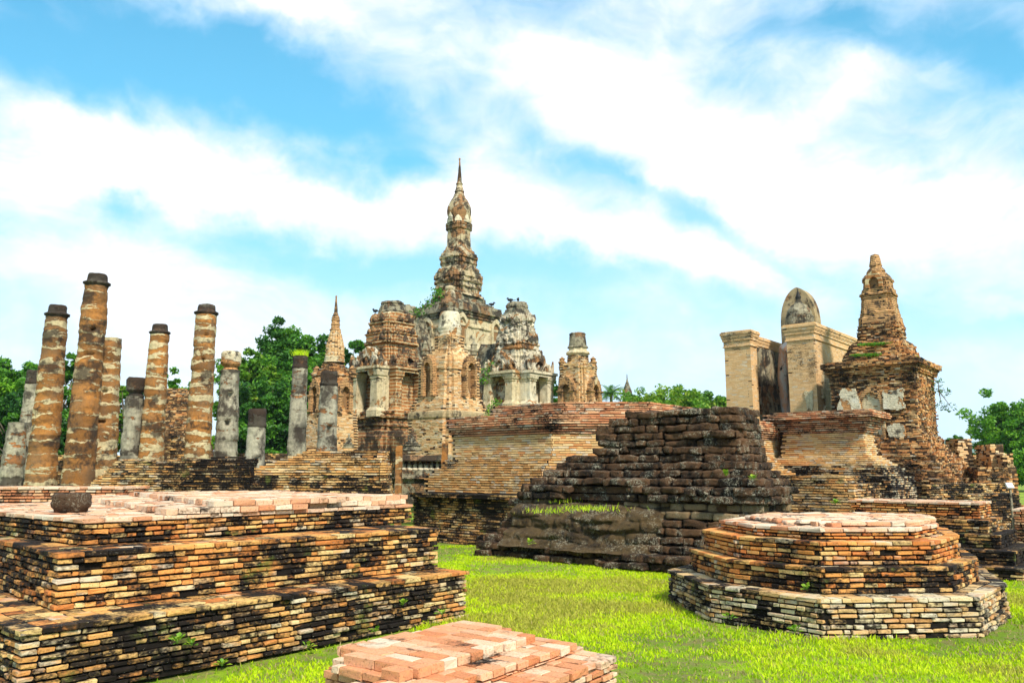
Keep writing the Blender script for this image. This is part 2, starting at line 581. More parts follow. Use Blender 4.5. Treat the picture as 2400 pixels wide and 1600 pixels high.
def arch_pts(w, h, n=9, point=0.35, sp=None):
    """pointed arch outline from the left foot over the tip to the right foot"""
    sp = h - w * 0.75 if sp is None else sp
    L = [(-w / 2, 0.0), (-w / 2, sp * 0.5), (-w / 2, sp)]
    for i in range(1, n + 1):
        a = i / n
        x = -w / 2 * math.cos(a * math.pi / 2) ** 0.9
        y = sp + (h - sp) * (math.sin(a * math.pi / 2) ** 0.8 * (1 - point) + point * a ** 1.6)
        L.append((x, y))
    Rr = [(-x, y) for x, y in L[:-1]][::-1]
    return L + Rr
def niche(frame, back, p, nrm, w, h, fw, depth, flame=0.0, z=None, attr=(0.5, 0.5, 0.5)):
    """an arched surround standing depth proud of a wall, with its recess behind"""
    nrm = np.array(nrm); tx = np.array([-nrm[1], nrm[0]])
    z = p[2] if z is None else z
    I = arch_pts(w, h); O = arch_pts(w + 2 * fw, h + fw * 1.9, sp=max(0.1, h - w * 0.75) * 1.02)
    if flame:
        O2 = []
        for k, (x, y) in enumerate(O):
            s = 1 + (flame if (k % 2 and y > h * 0.5) else 0)
            O2.append((x * s, (y - h * .5) * s + h * .5 if y > h * .5 else y))
        O = O2
    def w3(q, o):
        return [p[0] + tx[0] * q[0] + nrm[0] * o, p[1] + tx[1] * q[0] + nrm[1] * o, z + q[1]]
    n = len(I)
    v = [w3(q, depth) for q in O] + [w3(q, depth) for q in I] + [w3(q, -0.05) for q in O] + [w3(q, -0.02) for q in I]
    F = []
    for i in range(n - 1):
        F.append([i, n + i, n + i + 1, i + 1])
        F.append([i, i + 1, 2 * n + i + 1, 2 * n + i])
        F.append([n + i, 3 * n + i, 3 * n + i + 1, n + i + 1])
    v = np.array(v); v = v + nvec(v, 5, 2) * 0.012
    frame.add(v, F, attr)
    if back is not None:
        v2 = [w3(q, 0.012) for q in I] + [w3((0, h * 0.4), 0.012)]
        back.add(v2, [[i, n, i + 1] for i in range(n - 1)], attr)

def leaf_slab(mb, p, nrm, w, h, th, attr=(0.5, 0.5, 0.5), lean=0.0):
    """upright flame-shaped antefix"""
    nrm = np.array(nrm); tx = np.array([-nrm[1], nrm[0]])
    q = [(-.5, 0), (-.52, .25), (-.42, .55), (-.2, .82), (0, 1.0), (.2, .82), (.42, .55), (.52, .25), (.5, 0)]
    n = len(q)
    fr = [[p[0] + tx[0] * x * w + nrm[0] * (th + lean * y), p[1] + tx[1] * x * w + nrm[1] * (th + lean * y), p[2] + y * h] for x, y in q]
    bk_ = [[p[0] + tx[0] * x * w + nrm[0] * (-.02 + lean * y), p[1] + tx[1] * x * w + nrm[1] * (-.02 + lean * y), p[2] + y * h] for x, y in q]
    mid = [[p[0] + nrm[0] * (th * 1.7 + lean * .4), p[1] + nrm[1] * (th * 1.7 + lean * .4), p[2] + .4 * h]]
    v = np.array(fr + bk_ + mid); v += rng.normal(0, w * 0.025, v.shape)
    F = [[i, i + 1, 2 * n][::-1] for i in range(n - 1)] + [[n - 1, 0, 2 * n][::-1]]
    F += [[i, n + i, n + i + 1, i + 1][::-1] for i in range(n - 1)] + [list(range(n, 2 * n))]
    mb.add(v, F, attr)
def antefixes(root, mat, poly, c, r, z, w, h, th=0.06, sk=0.0):
    """a ring of upright antefixes, every one a part; only those on the visible half"""
    P = poly * r + np.array(c[:2])
    for i in range(len(P)):
        a, b = P[i], P[(i + 1) % len(P)]
        L = np.linalg.norm(b - a)
        if L < w * 0.4: continue
        t = (b - a) / L; nn = np.array([t[1], -t[0]])
        if nn[1] > .35: continue
        k = max(1, int(L / (w * 1.12)))
        for j in range(k):
            if rng.random() < sk: continue
            q = a + t * L * (j + .5) / k
            mb = MB(); leaf_slab(mb, (q[0], q[1], z), nn, w * rng.uniform(.8, 1.05), h * rng.uniform(.6, 1.1), th, rng.random(3), lean=rng.normal(0, .03))
            mb.build('antefix', mat, root)

# ------------------------------------------------------------------ materials
def mat_new(name):
    m = bpy.data.materials.new(name); m.use_nodes = True
    m.node_tree.nodes.clear()
    g = G(m.node_tree)
    geo = g.node('ShaderNodeNewGeometry')
    g.P = geo.outputs['Position']; g.Nn = geo.outputs['Normal']
    a = g.node('ShaderNodeAttribute', attribute_name='brk')
    s = g.xyz(a.outputs['Vector']); g.r, g.g, g.b = s[0], s[1], s[2]
    return m, g
def finish(m, g, col, rough=0.9, height=None, dist=0.02, strength=1.0, spec=0.25, trans=None):
    p = g.node('ShaderNodeBsdfPrincipled')
    g.put(p.inputs['Base Color'], col); g.put(p.inputs['Roughness'], rough)
    p.inputs['Specular IOR Level'].default_value = spec
    if height is not None:
        b = g.node('ShaderNodeBump'); b.inputs['Strength'].default_value = strength; b.inputs['Distance'].default_value = dist
        g.put(b.inputs['Height'], height); g.nt.links.new(b.outputs[0], p.inputs['Normal'])
    o = g.node('ShaderNodeOutputMaterial')
    sh = p.outputs[0]
    if trans is not None:
        t = g.node('ShaderNodeBsdfTranslucent'); g.put(t.inputs[0], trans[0])
        ms = g.node('ShaderNodeMixShader'); ms.inputs[0].default_value = trans[1]
        g.nt.links.new(sh, ms.inputs[1]); g.nt.links.new(t.outputs[0], ms.inputs[2]); sh = ms.outputs[0]
    g.nt.links.new(sh, o.inputs[0])
    return m

def brick_mat(name, c=None, stain=0.5, big=0.9, streak=0.0, pale=0.12, moss=0.0, plaster=0.0, black=(0.011, 0.007, 0.005), ctr=.85, gw=.34, fine=1.0):
    m, g = mat_new(name)
    c = c or [(0.0, (.50, .19, .05)), (.35, (.64, .31, .09)), (.7, (.72, .44, .16)), (1.0, (.70, .55, .28))]
    col = g.ramp(g.r, c)
    n_f = g.noise(g.vm('MULTIPLY', g.P, (1, 1, 1.8)), 20, 5, 0.65)
    n_m = g.noise(g.vm('MULTIPLY', g.P, (.75, .75, 2.6)), 4.6, 5, 0.6)
    n_b = g.noise(g.P, big, 4, 0.6, 0.4)
    n_g = g.noise(g.P, 55, 3, .7)
    col = g.mix(g.m('MULTIPLY', g.step(n_f, .40, .75), .28 * fine), col, (.80, .42, .13))
    col = g.mix(g.m('MULTIPLY', g.step(n_g, .50, .70), .60 * fine), col, (.15, .07, .022))
    # pale lime bloom on single bricks
    pm = g.m('MULTIPLY', g.step(g.b, 1 - pale * 1.6, 1 - pale * .6), g.step(n_m, .35, .6))
    col = g.mix(g.m('MULTIPLY', pm, .8), col, (.62, .54, .40))
    if plaster:
        pn = g.noise(g.P, 0.8, 6, 0.6, 0.5)
        col = g.mix(g.step(pn, 1 - plaster - .03, 1 - plaster + .03), col, (.66, .56, .38))
    s = g.m('ADD', g.m('MULTIPLY', n_b, 1.05), g.m('MULTIPLY', n_m, .62))
    s = g.m('ADD', s, g.m('MULTIPLY', n_f, .75))
    s = g.m('ADD', s, g.m('MULTIPLY', g.g, gw))
    if streak:
        sv = g.noise(g.vm('MULTIPLY', g.P, (1, 1, .12)), 3.0, 4, .6)
        s = g.m('ADD', s, g.m('MULTIPLY', g.m('SUBTRACT', sv, .5), streak))
    th = 1.21 + gw * .5 + (0.5 - stain) * 0.9
    sm = g.step(s, th - .13 / ctr, th + .15 / ctr)
    col = g.mix(sm, col, black)
    # mid-brown dirt film
    df = g.noise(g.P, 3.1, 5, .7)
    col = g.mix(g.m('MULTIPLY', g.step(df, .48, .72), .35 * stain), col, (.14, .08, .035))
    if moss:
        mn = g.noise(g.P, 2.3, 5, .65)
        col = g.mix(g.m('MULTIPLY', g.step(mn, .62 - moss * .2, .72), .75), col, (.13, .15, .025))
    sp = g.voro(g.P, 46.0)
    col = g.mix(g.m('MULTIPLY', g.step(sp, .13, .07), g.step(n_m, .5, .62)), col, (.60, .56, .46))
    hgt = g.m('ADD', g.m('MULTIPLY', n_f, .6), g.m('MULTIPLY', g.noise(g.P, 70, 3, .7), .4))
    return finish(m, g, col, .92, hgt, .012, .8 if fine >= 1 else .15)

M_NEAR = brick_mat('brick_stained', stain=.54, big=.8, moss=.08, pale=.10, c=[(0.0, (.54, .17, .04)), (.35, (.68, .28, .07)), (.7, (.74, .40, .12)), (1.0, (.72, .53, .23))])
M_NEARLOW = brick_mat('brick_stained_low', stain=.57, big=.9, moss=.2, pale=.24)
M_NEARPALE = brick_mat('brick_greyed', stain=.50, big=1.0, moss=.2, pale=.42, c=[(0.0, (.50, .22, .07)), (.35, (.62, .36, .14)), (.7, (.66, .48, .24)), (1.0, (.66, .56, .36))])
M_NEARRED = brick_mat('brick_reddish', stain=.42, big=.8, pale=.12, c=[(0.0, (.50, .14, .035)), (.35, (.64, .22, .05)), (.7, (.72, .32, .08)), (1.0, (.72, .46, .18))])
M_DARKSTEP = brick_mat('brick_black_crusted', stain=.78, big=.9, moss=.25, pale=.12)
M_TOPR = brick_mat('brick_orange_top', stain=.22, big=1.6, pale=.15, gw=.22, c=[(0, (.54, .19, .08)), (.4, (.64, .28, .14)), (.7, (.70, .39, .23)), (1, (.74, .54, .38))])
M_TOP = brick_mat('brick_worn_sunlit_top', stain=.27, big=1.1, pale=.2, gw=.3, c=[(0, (.54, .22, .11)), (.35, (.66, .36, .21)), (.7, (.72, .49, .33)), (1, (.76, .60, .45))])  # worn top bricks, with the paleness of sunlit tops mixed into the colour
M_RED = brick_mat('brick_red', gw=.16, stain=.42, big=.7, pale=.14, c=[(0.0, (.54, .18, .08)), (.4, (.64, .27, .13)), (.75, (.70, .36, .18)), (1.0, (.74, .50, .30))])
M_MID = brick_mat('brick_platform', stain=.36, big=.45, pale=.18, gw=.16, c=[(0.0, (.62, .27, .08)), (.4, (.70, .36, .12)), (.75, (.76, .44, .17)), (1.0, (.78, .54, .27))])
M_DARKMID = brick_mat('brick_platform_dark', stain=.56, big=.5, moss=.22, pale=.24, gw=.22, c=[(0.0, (.62, .27, .08)), (.4, (.70, .36, .12)), (.75, (.76, .46, .18)), (1.0, (.78, .58, .30))])
M_OCHRE = brick_mat('brick_ochre', stain=.26, big=.6, pale=.25, gw=.14, c=[(0.0, (.62, .26, .09)), (.4, (.68, .42, .17)), (.75, (.74, .49, .22)), (1.0, (.78, .56, .29))])
M_SHRINE = brick_mat('brick_shrine', stain=.24, big=.35, pale=.10, gw=.04, streak=.4, fine=.8, c=[(0.0, (.70, .42, .19)), (.4, (.73, .46, .22)), (.75, (.75, .49, .25)), (1.0, (.77, .53, .28))])
M_ROUGH = brick_mat('brick_rough', stain=.46, big=.8, pale=.1, plaster=.28, gw=.10, c=[(0.0, (.46, .17, .055)), (.4, (.58, .26, .09)), (.75, (.66, .36, .14)), (1.0, (.72, .48, .24))])
M_FAR = brick_mat('brick_far', stain=.26, big=1.0, pale=.1, plaster=.32, gw=.10, c=[(0.0, (.62, .32, .13)), (.4, (.70, .42, .19)), (.75, (.76, .52, .27)), (1.0, (.80, .62, .38))])

m, g = mat_new('dark_mortar')
M_MORTAR = finish(m, g, g.mix(g.step(g.noise(g.P, 9, 4), .55, .8), (.009, .006, .004), (.05, .034, .018)), .95)
m, g = mat_new('brown_mortar')
M_MORTAR3 = finish(m, g, g.mix(g.step(g.noise(g.P, 7, 4), .45, .7), (.045, .026, .014), (.20, .11, .05)), .95)
m, g = mat_new('ochre_mortar')
M_MORTAR2 = finish(m, g, g.mix(g.step(g.noise(g.P, 5, 4), .4, .7), (.09, .05, .025), (.30, .19, .09)), .95)

def laterite_mat(name, base, dark, amt=.5, lich=.3):
    m, g = mat_new(name)
    n1 = g.noise(g.P, 1.6, 5, .65); n2 = g.noise(g.P, 9, 6, .7); n3 = g.noise(g.P, 34, 4, .75)
    col = g.mix(g.r, base, tuple(q * .6 for q in base))
    s = g.m('ADD', g.m('ADD', g.m('MULTIPLY', n1, .9), g.m('MULTIPLY', n2, .7)), g.m('MULTIPLY', g.g, .25))
    col = g.mix(g.step(s, .95 - (amt - .5), 1.25 - (amt - .5)), col, dark)
    v = g.voro(g.P, 30)
    pit = g.step(v, .02, .30)
    col = g.mix(g.m('MULTIPLY', g.m('SUBTRACT', 1.0, pit), .8), col, (.008, .005, .004))
    col = g.mix(g.m('MULTIPLY', g.step(g.noise(g.P, 48, 4, .8), .56, .66), lich * .55), col, (.34, .24, .14))
    l = g.m('MULTIPLY', g.step(g.noise(g.P, 3.0, 5, .7), .48, .62), g.step(n3, .48, .60))
    col = g.mix(g.m('MULTIPLY', l, lich), col, (.50, .46, .33))
    hgt = g.m('ADD', g.m('MULTIPLY', pit, .5), g.m('MULTIPLY', n3, .8))
    return finish(m, g, col, .95, hgt, .035, 1.0)
M_LAT = laterite_mat('laterite_dark', (.125, .062, .028), (.009, .006, .004), .64, .7)
M_LATB = laterite_mat('laterite_buff', (.30, .20, .10), (.06, .038, .02), .42, .5)
M_LATE = laterite_mat('laterite_earthy', (.115, .072, .030), (.016, .010, .006), .60, .45)
M_LATC = laterite_mat('laterite_stone', (.10, .055, .03), (.02, .012, .008), .5, .35)

def column_mat(name, lat, plas, amount, grey=0.0, blackamt=.3, band=1.0):
    """laterite drums with what is left of their plaster"""
    m, g = mat_new(name)
    x, y, z = g.xyz(g.P)
    zb = g.vm('MULTIPLY', g.P, (1, 1, 3.2))
    n1 = g.noise(zb, 1.25, 6, .62, .35); n2 = g.noise(g.P, 12, 5, .7); n0 = g.noise(g.P, .9, 4, .6); n3 = g.noise(g.P, 42, 4, .7)
    lt = g.mix(g.step(n2, .3, .7), lat, tuple(q * .45 for q in lat))
    lt = g.mix(g.m('MULTIPLY', g.r, .75), lt, tuple(q * f for q, f in zip(lat, (1.45, 1.35, 1.1))))
    lt = g.mix(g.m('MULTIPLY', g.step(g.b, .6, .9), .6), lt, tuple(q * .35 for q in lat))
    lt = g.mix(g.m('MULTIPLY', g.step(n3, .6, .72), .5), lt, (.55, .42, .24))
    pl = g.mix(g.step(n2, .35, .7), plas, tuple(q * .62 for q in plas))
    zz = g.m('ADD', z, g.m('MULTIPLY', n1, .95))
    fr = g.m('FRACT', g.m('MULTIPLY', zz, 1 / .37))
    joint = g.m('ABSOLUTE', g.m('SUBTRACT', fr, .5))
    jj = g.step(joint, .22, .5)
    n4 = g.noise(g.vm('MULTIPLY', g.P, (1, 1, 1.8)), 3.6, 6, .7)
    pm = g.step(g.m('ADD', g.m('ADD', g.m('MULTIPLY', n1, .8), g.m('MULTIPLY', jj, .22 * band)), g.m('ADD', g.m('MULTIPLY', n0, .4), g.m('MULTIPLY', n4, .55))), 1.16 - amount, 1.19 - amount)
    lt = g.mix(g.m('MULTIPLY', g.step(n4, .48, .60), .65), lt, tuple(q * .40 for q in lat))
    pk = g.voro(g.P, 24)
    lt = g.mix(g.step(pk, .22, .08), lt, (.03, .016, .008))
    col = g.mix(pm, lt, pl)
    gs = g.step(g.noise(g.vm('MULTIPLY', g.P, (1, 1, .5)), 2.2, 6, .65), .40, .66)
    col = g.mix(g.m('MULTIPLY', gs, grey), col, (.13, .115, .085))
    bs = g.step(g.m('ADD', g.m('MULTIPLY', g.noise(g.P, 1.8, 6, .68), 1.0), g.m('MULTIPLY', g.g, .16)), .78 - blackamt * .5, .90 - blackamt * .5)
    col = g.mix(g.m('MULTIPLY', bs, .85), col, (.032, .022, .016))
    hgt = g.m('ADD', g.m('MULTIPLY', pm, .7), g.m('ADD', g.m('MULTIPLY', n3, .5), g.m('MULTIPLY', n2, .4)))
    return finish(m, g, col, .93, hgt, .03, 1.0)
M_COL = column_mat('column_laterite', (.38, .160, .042), (.66, .50, .27), .13, .35, .36, .9)
M_COLP = column_mat('column_plastered', (.38, .165, .045), (.68, .54, .30), .20, .35, .36, 1.0)
M_COLG = column_mat('column_grey_plaster', (.34, .14, .05), (.46, .41, .29), .40, 1.0, .42, .3)
M_COLD = column_mat('column_dark_plaster', (.12, .06, .03), (.30, .27, .19), .26, 1.0, .75, .3)

def stucco_mat(name, plas=(.74, .66, .50), sub=(.52, .25, .09), cover=.5, black=.4, course=.06, white=.3, wash=0.3, mort=(.05, .032, .02), joint=.13):
    m, g = mat_new(name)
    x, y, z = g.xyz(g.P)
    n1 = g.noise(g.P, 1.1, 7, .62, .5); n2 = g.noise(g.P, 7, 5, .65); n3 = g.noise(g.P, 25, 5, .7)
    # exposed masonry below the plaster: courses and joints
    dd = g.m('ADD', g.m('MULTIPLY', x, .77), g.m('MULTIPLY', y, .0))
    bt = g.node('ShaderNodeTexBrick')
    g.put(bt.inputs['Vector'], g.comb(g.m('ADD', x, g.m('MULTIPLY', y, .9)), z, 0.0))
    bt.inputs['Scale'].default_value = 1.0
    bt.inputs['Brick Width'].default_value = course * 4.2; bt.inputs['Row Height'].default_value = course
    bt.inputs['Mortar Size'].default_value = course * joint; bt.inputs['Mortar Smooth'].default_value = .3
    g.put(bt.inputs['Color1'], sub); g.put(bt.inputs['Color2'], tuple(min(.9, q * 1.45) for q in sub)); g.put(bt.inputs['Mortar'], mort)
    msn = g.mix(g.m('MULTIPLY', g.step(n2, .5, .75), .6), bt.outputs[0], (.17, .09, .04))
    pl = g.mix(g.step(n2, .3, .7), plas, tuple(q * .72 for q in plas))
    pl = g.mix(g.m('MULTIPLY', g.step(g.noise(g.P, 2.3, 4, .6), .52, .66), white), pl, (.82, .75, .60))
    pm = g.step(g.m('ADD', n1, g.m('MULTIPLY', n3, .10)), .56 - (cover - .5) * .6, .585 - (cover - .5) * .6)
    col = g.mix(pm, msn, pl)
    col = g.mix(g.m('MULTIPLY', g.step(g.noise(g.vm('MULTIPLY', g.P, (1, 1, .25)), 3.5, 5, .6), .5, .7), wash), col, (.33, .20, .09))
    bs = g.m('ADD', g.m('MULTIPLY', g.noise(g.P, 2.1, 7, .7), 1.0), g.m('MULTIPLY', n3, .25))
    bs = g.m('ADD', bs, g.m('MULTIPLY', g.noise(g.vm('MULTIPLY', g.P, (1, 1, .10)), 5.5, 4, .6), .22))
    bm_ = g.step(bs, .87 - black * .22, .99 - black * .22)
    col = g.mix(g.m('MULTIPLY', bm_, .9), col, (.030, .024, .018))
    hgt = g.m('ADD', g.m('MULTIPLY', pm, .9), g.m('ADD', g.m('MULTIPLY', n3, .5), g.m('MULTIPLY', bt.outputs[1], -.5)))
    return finish(m, g, col, .9, hgt, .035, 1.0)
M_STUCCO = stucco_mat('stucco_cream', plas=(.78, .66, .44), cover=.60, black=.58)
M_STUCW = stucco_mat('stucco_white', plas=(.82, .70, .48), cover=.70, black=.42, white=.6, wash=.35)
M_STUCB = stucco_mat('stucco_broken', plas=(.72, .57, .34), sub=(.30, .125, .04), cover=.40, black=.55, course=.17, mort=(.60, .46, .25), joint=.16)
M_STUCK = stucco_mat('stucco_blackened', plas=(.64, .50, .30), sub=(.38, .19, .08), cover=.55, black=.85, wash=.6)
M_STUCP = stucco_mat('stucco_ochre', plas=(.74, .60, .36), cover=.70, black=.35, white=.25)
M_STUCPD = stucco_mat('stucco_brown_ochre', plas=(.52, .38, .20), sub=(.36, .20, .09), cover=.7, black=.6, white=0.1, wash=.6)
M_STUCBD = stucco_mat('stucco_broken_dark', plas=(.60, .44, .26), sub=(.28, .12, .045), cover=.25, black=.95, course=.17, mort=(.5, .38, .2), joint=.14)
M_STUCWD = stucco_mat('stucco_white_dirty', plas=(.78, .66, .46), sub=(.42, .20, .07), cover=.58, black=.80, white=.6, wash=.5)
M_BRKLOFT = stucco_mat('weathered_brick_relief', plas=(.72, .54, .30), sub=(.50, .27, .11), cover=.30, black=.62, course=.07, joint=.16)
M_GREYST = stucco_mat('stucco_grey', plas=(.36, .31, .20), sub=(.26, .14, .065), cover=.60, black=.85, white=.15, wash=.5)

m, g = mat_new('turf_soil')
n1 = g.noise(g.P, .45, 6, .6, .4); n2 = g.noise(g.P, 5, 5, .65); n3 = g.noise(g.P, 60, 4, .7)
c = g.mix(g.step(n1, .38, .62), (.16, .26, .010), (.32, .48, .012))
c = g.mix(g.m('MULTIPLY', g.step(n2, .44, .60), .75), c, (.25, .19, .08))
c = g.mix(g.m('MULTIPLY', g.step(n3, .45, .65), .45), c, (.05, .09, .008))
M_GROUND = finish(m, g, c, .95, n3, .03, .8)
m, g = mat_new('grass_blade')
c = g.ramp(g.r, [(0, (.17, .30, .006)), (.4, (.42, .62, .008)), (.8, (.68, .80, .012)), (.88, (.40, .34, .08)), (1, (.50, .40, .18))])
c = g.mix(g.m('MULTIPLY', g.b, .0), c, c)
M_GRASS = finish(m, g, c, .6, spec=.2, trans=(c, .38))
def leaf_mat(name, a, b_, c_):
    m, g = mat_new(name)
    c = g.ramp(g.r, [(0, a), (.55, b_), (1, c_)])
    return finish(m, g, c, .5, spec=.3, trans=(c, .30))
M_LEAF = leaf_mat('leaf_green', (.025, .095, .010), (.075, .24, .015), (.22, .44, .02))
M_LEAFD = leaf_mat('leaf_dark', (.014, .065, .010), (.042, .15, .012), (.12, .31, .02))
M_LEAFY = leaf_mat('leaf_yellow_green', (.05, .14, .01), (.13, .30, .015), (.34, .44, .03))
M_PALM = leaf_mat('palm_leaf', (.03, .10, .02), (.07, .20, .03), (.20, .36, .05))
m, g = mat_new('bark'); M_BARK = finish(m, g, g.mix(g.noise(g.P, 4, 4), (.10, .075, .05), (.30, .25, .19)), .9, g.noise(g.P, 20, 4), .03)
m, g = mat_new('wooded_hill'); M_HILL = finish(m, g, g.mix(g.noise(g.P, .02, 5), (.05, .11, .04), (.09, .16, .05)), 1)
def plain(name, c, rough=.6, metal=0.0):
    m, g = mat_new(name)
    n = g.noise(g.P, 8, 3)
    m = finish(m, g, g.mix(n, tuple(q * .8 for q in c), c), rough)
    for nd in m.node_tree.nodes:
        if nd.type == 'BSDF_PRINCIPLED': nd.inputs['Metallic'].default_value = metal
    return m
M_BLACK = plain('black_soot', (.02, .018, .015)); M_WHITE = plain('white_limewash', (.78, .76, .70)); M_SKIN = plain('stucco_statue', (.62, .36, .22))

# ================================================================== ground
gm = MB()
xs = np.concatenate([np.linspace(-900, -40, 12), np.linspace(-30, 30, 61), np.linspace(40, 900, 12)])
ys = np.concatenate([np.linspace(-60, 0, 5), np.linspace(1, 45, 60), np.linspace(55, 1800, 16)])
GX, GY = np.meshgrid(xs, ys)
gp = np.stack([GX.ravel(), GY.ravel(), 0 * GX.ravel()], 1)
near = np.exp(-np.maximum(0, np.hypot(gp[:, 0], gp[:, 1]) - 25) / 20)
gp[:, 2] = fbm(gp * .35, 3) * .035 * near - .012
ids = np.arange(len(gp)).reshape(GX.shape)
gm.add(gp, np.stack([ids[:-1, :-1], ids[:-1, 1:], ids[1:, 1:], ids[1:, :-1]], 2).reshape(-1, 4))
gr = gm.build('ground', M_GROUND, smooth=True); gr['kind'] = 'structure'
hm = MB()
nh = 80
hx = np.linspace(600, 2600, nh)
ht = 95 + 40 * fbm(np.stack([hx * .004, hx * 0, hx * 0], 1), 4) + 55 * np.exp(-((hx - 1430) / 260) ** 2)
v = np.concatenate([np.stack([hx, hx * 0 + 2400, hx * 0 - 2], 1), np.stack([hx, hx * 0 + 2750, ht * .8], 1), np.stack([hx, hx * 0 + 3100, ht], 1), np.stack([hx, hx * 0 + 3600, hx * 0 - 2], 1)])
v += nvec(v, .01, 3) * np.array([20, 20, 8])
k = np.arange(nh - 1)
hm.add(v, np.concatenate([np.stack([k + nh * r, k + 1 + nh * r, k + 1 + nh * (r + 1), k + nh * (r + 1)], 1) for r in range(3)]))
hl = hm.build('hills', M_HILL, smooth=True); hl['kind'] = 'structure'

# ================================================================== brick building shortcut
def brick_part(name, parent, mat, polyf, z0, z1, kind='box', top=None, core_mat=None, top_mat=None, bev=.007, jit=.002, yaw=.008, worn=0., extra=None, **kw):
    bk = Bricks(); core = MB()
    courses(bk, core, polyf, z0, z1, **kw)
    mb = MB()
    if top:
        pave(bk, offset(polyf(z1 - .01), -.11), z1 - kw.get('ch', .055), kw.get('ch', .055) - .006, top, bl=kw.get('bl', .28), bw=.15, jn=.003)
    if extra: extra(bk)
    bk.into(mb, kind, bev, jit, yaw, worn)
    o = mb.build(name, mat, parent)
    c = core.build('mortar_core', core_mat or M_MORTAR, o)
    return o

def steps(base, tab):
    """tab: [(z_top, offset)] ascending -> polygon function"""
    def f(z):
        for zt, o in tab:
            if z <= zt: return offset(base, o)
        return offset(base, tab[-1][1])
    return f

# ================================================================== big stepped plinth, lower left
def tier_rect(pn, pr, z, depth):
    a = np.array(gz(*pn, z)); b = np.array(gz(*pr, z))
    t = (b - a) / np.linalg.norm(b - a); n = np.array([-t[1], t[0]])
    if n[1] < 0: n = -n
    return ccw([a, b, b + n * depth, a + n * depth]), math.atan2(t[1], t[0])
P1, angp = tier_rect((49, 1476), (1096, 1336), .55, 6.6)
P2, _ = tier_rect((137, 1295), (1029, 1236), 1.04, 5.6)
P3, _ = tier_rect((198, 1215), (967, 1180), 1.29, 4.7)
o3 = gz(198, 1215, 0)
plinth = thing('stepped_brick_plinth', 'huge three tiered brick plinth filling the lower left, black stained with worn pinkish top', 'brick plinth', (P1[:, 0].mean(), P1[:, 1].mean(), 0), 'low brick plinths in the foreground')
NK = dict(ch=.052, bl=.185, bd=.13, gap=.016, jn=.009, inset=.040, hdr=.35)
def tier(name, P, z0, z1, mat, parent, top=None, worn=.5, miss=0.0, batter=0.0, kw=NK, jit=.0024, bev=.0045, extra=None):
    f = (lambda z: offset(P, batter * (z1 - z)))
    return brick_part(name, parent, mat, f, z0, z1, 'bevel', None, jit=jit, bev=bev, yaw=.014, worn=worn, miss=miss, extra=extra, **kw)
def ledge(P, n, z, ch, bd=.15):
    def ex(bk):
        for r_ in range(1, n):
            Q = offset(P, -r_ * bd)
            for i in range(len(Q)):
                row(bk, Q[i], Q[(i + 1) % len(Q)], z - ch, ch, .24, bd, .011, rng.random(), None, .004)
    return ex
def capped_tier(parent, P, z0, z1, mat, rings, top_ang=None, miss=0., batter=0.0, worn=.3, mat_cap=None):
    """vertical face of a tier, then its capping course laid as paving"""
    tr_ = tier('tier', P, z0, z1 - .052, mat, parent, miss=miss, batter=batter, worn=worn)
    bk = Bricks(); cm = MB(); mb = MB()
    Pc = offset(P, .012)
    for r_ in range(rings):
        Q = offset(Pc, -r_ * .17)
        for i in range(len(Q)):
            row(bk, Q[i], Q[(i + 1) % len(Q)], z1 - .052, .052, .24 if r_ == 0 else .21, .17, .011, rng.random(), None, .006, hdr=.25)
    if top_ang is not None:
        pave(bk, offset(Pc, -.17 * rings - .04), z1 - .052, .048, top_ang, bl=.24, bw=.15)
    bk.into(mb, 'bevel', .004, .0022, .010, .4)
    mb.build('capping_course', mat_cap or M_TOP, tr_)
    prism(cm, offset(P, -.03), z1 - .06, z1 - .012)
    cm.build('cap_mortar', M_MORTAR, tr_)
capped_tier(plinth, P1, 0.0, .55, M_NEARLOW, 5, miss=.035, mat_cap=M_NEAR)
capped_tier(plinth, P2, .55, 1.04, M_NEAR, 4, miss=.02, mat_cap=M_NEAR)
capped_tier(plinth, P3, 1.04, 1.29, M_NEAR, 2, top_ang=angp)
TOPEDGE = (np.array(gz(198, 1215, 1.29)), np.array(gz(967, 1180, 1.29)))
def flat_layer(parent, pix, z0, h, name='worn_top_layer', rag=.05, rows=1):
    P = [np.array(gz(px, py, z0 + h)) for px, py in pix]
    c0_, c1_ = TOPEDGE; tt = (c1_ - c0_) / np.linalg.norm(c1_ - c0_)
    P[0] = c0_ + tt * np.dot(P[0] - c0_, tt); P[1] = c1_.copy(); P[2] = c1_ + np.array([-tt[1], tt[0]]) * 3.6
    P = ccw(P)
    bk = Bricks(); mb = MB(); cm = MB()
    pave(bk, P, z0, h, angp, bl=.24, bw=.15, rag=rag)
    bk.into(mb, 'bevel', .0045, .002, .010, .3)
    mb.build(name, M_TOP, parent)
    prism(cm, offset(P, -.10), z0 + .002, z0 + h - .012); cm.build('mortar_core', M_MORTAR, parent)
flat_layer(plinth, [(354, 1191), (968, 1170), (960, 1160), (600, 1156), (170, 1160)], 1.29, .06)
flat_layer(plinth, [(524, 1176), (967, 1162), (962, 1155), (700, 1148), (300, 1152), (420, 1165)], 1.35, .06)

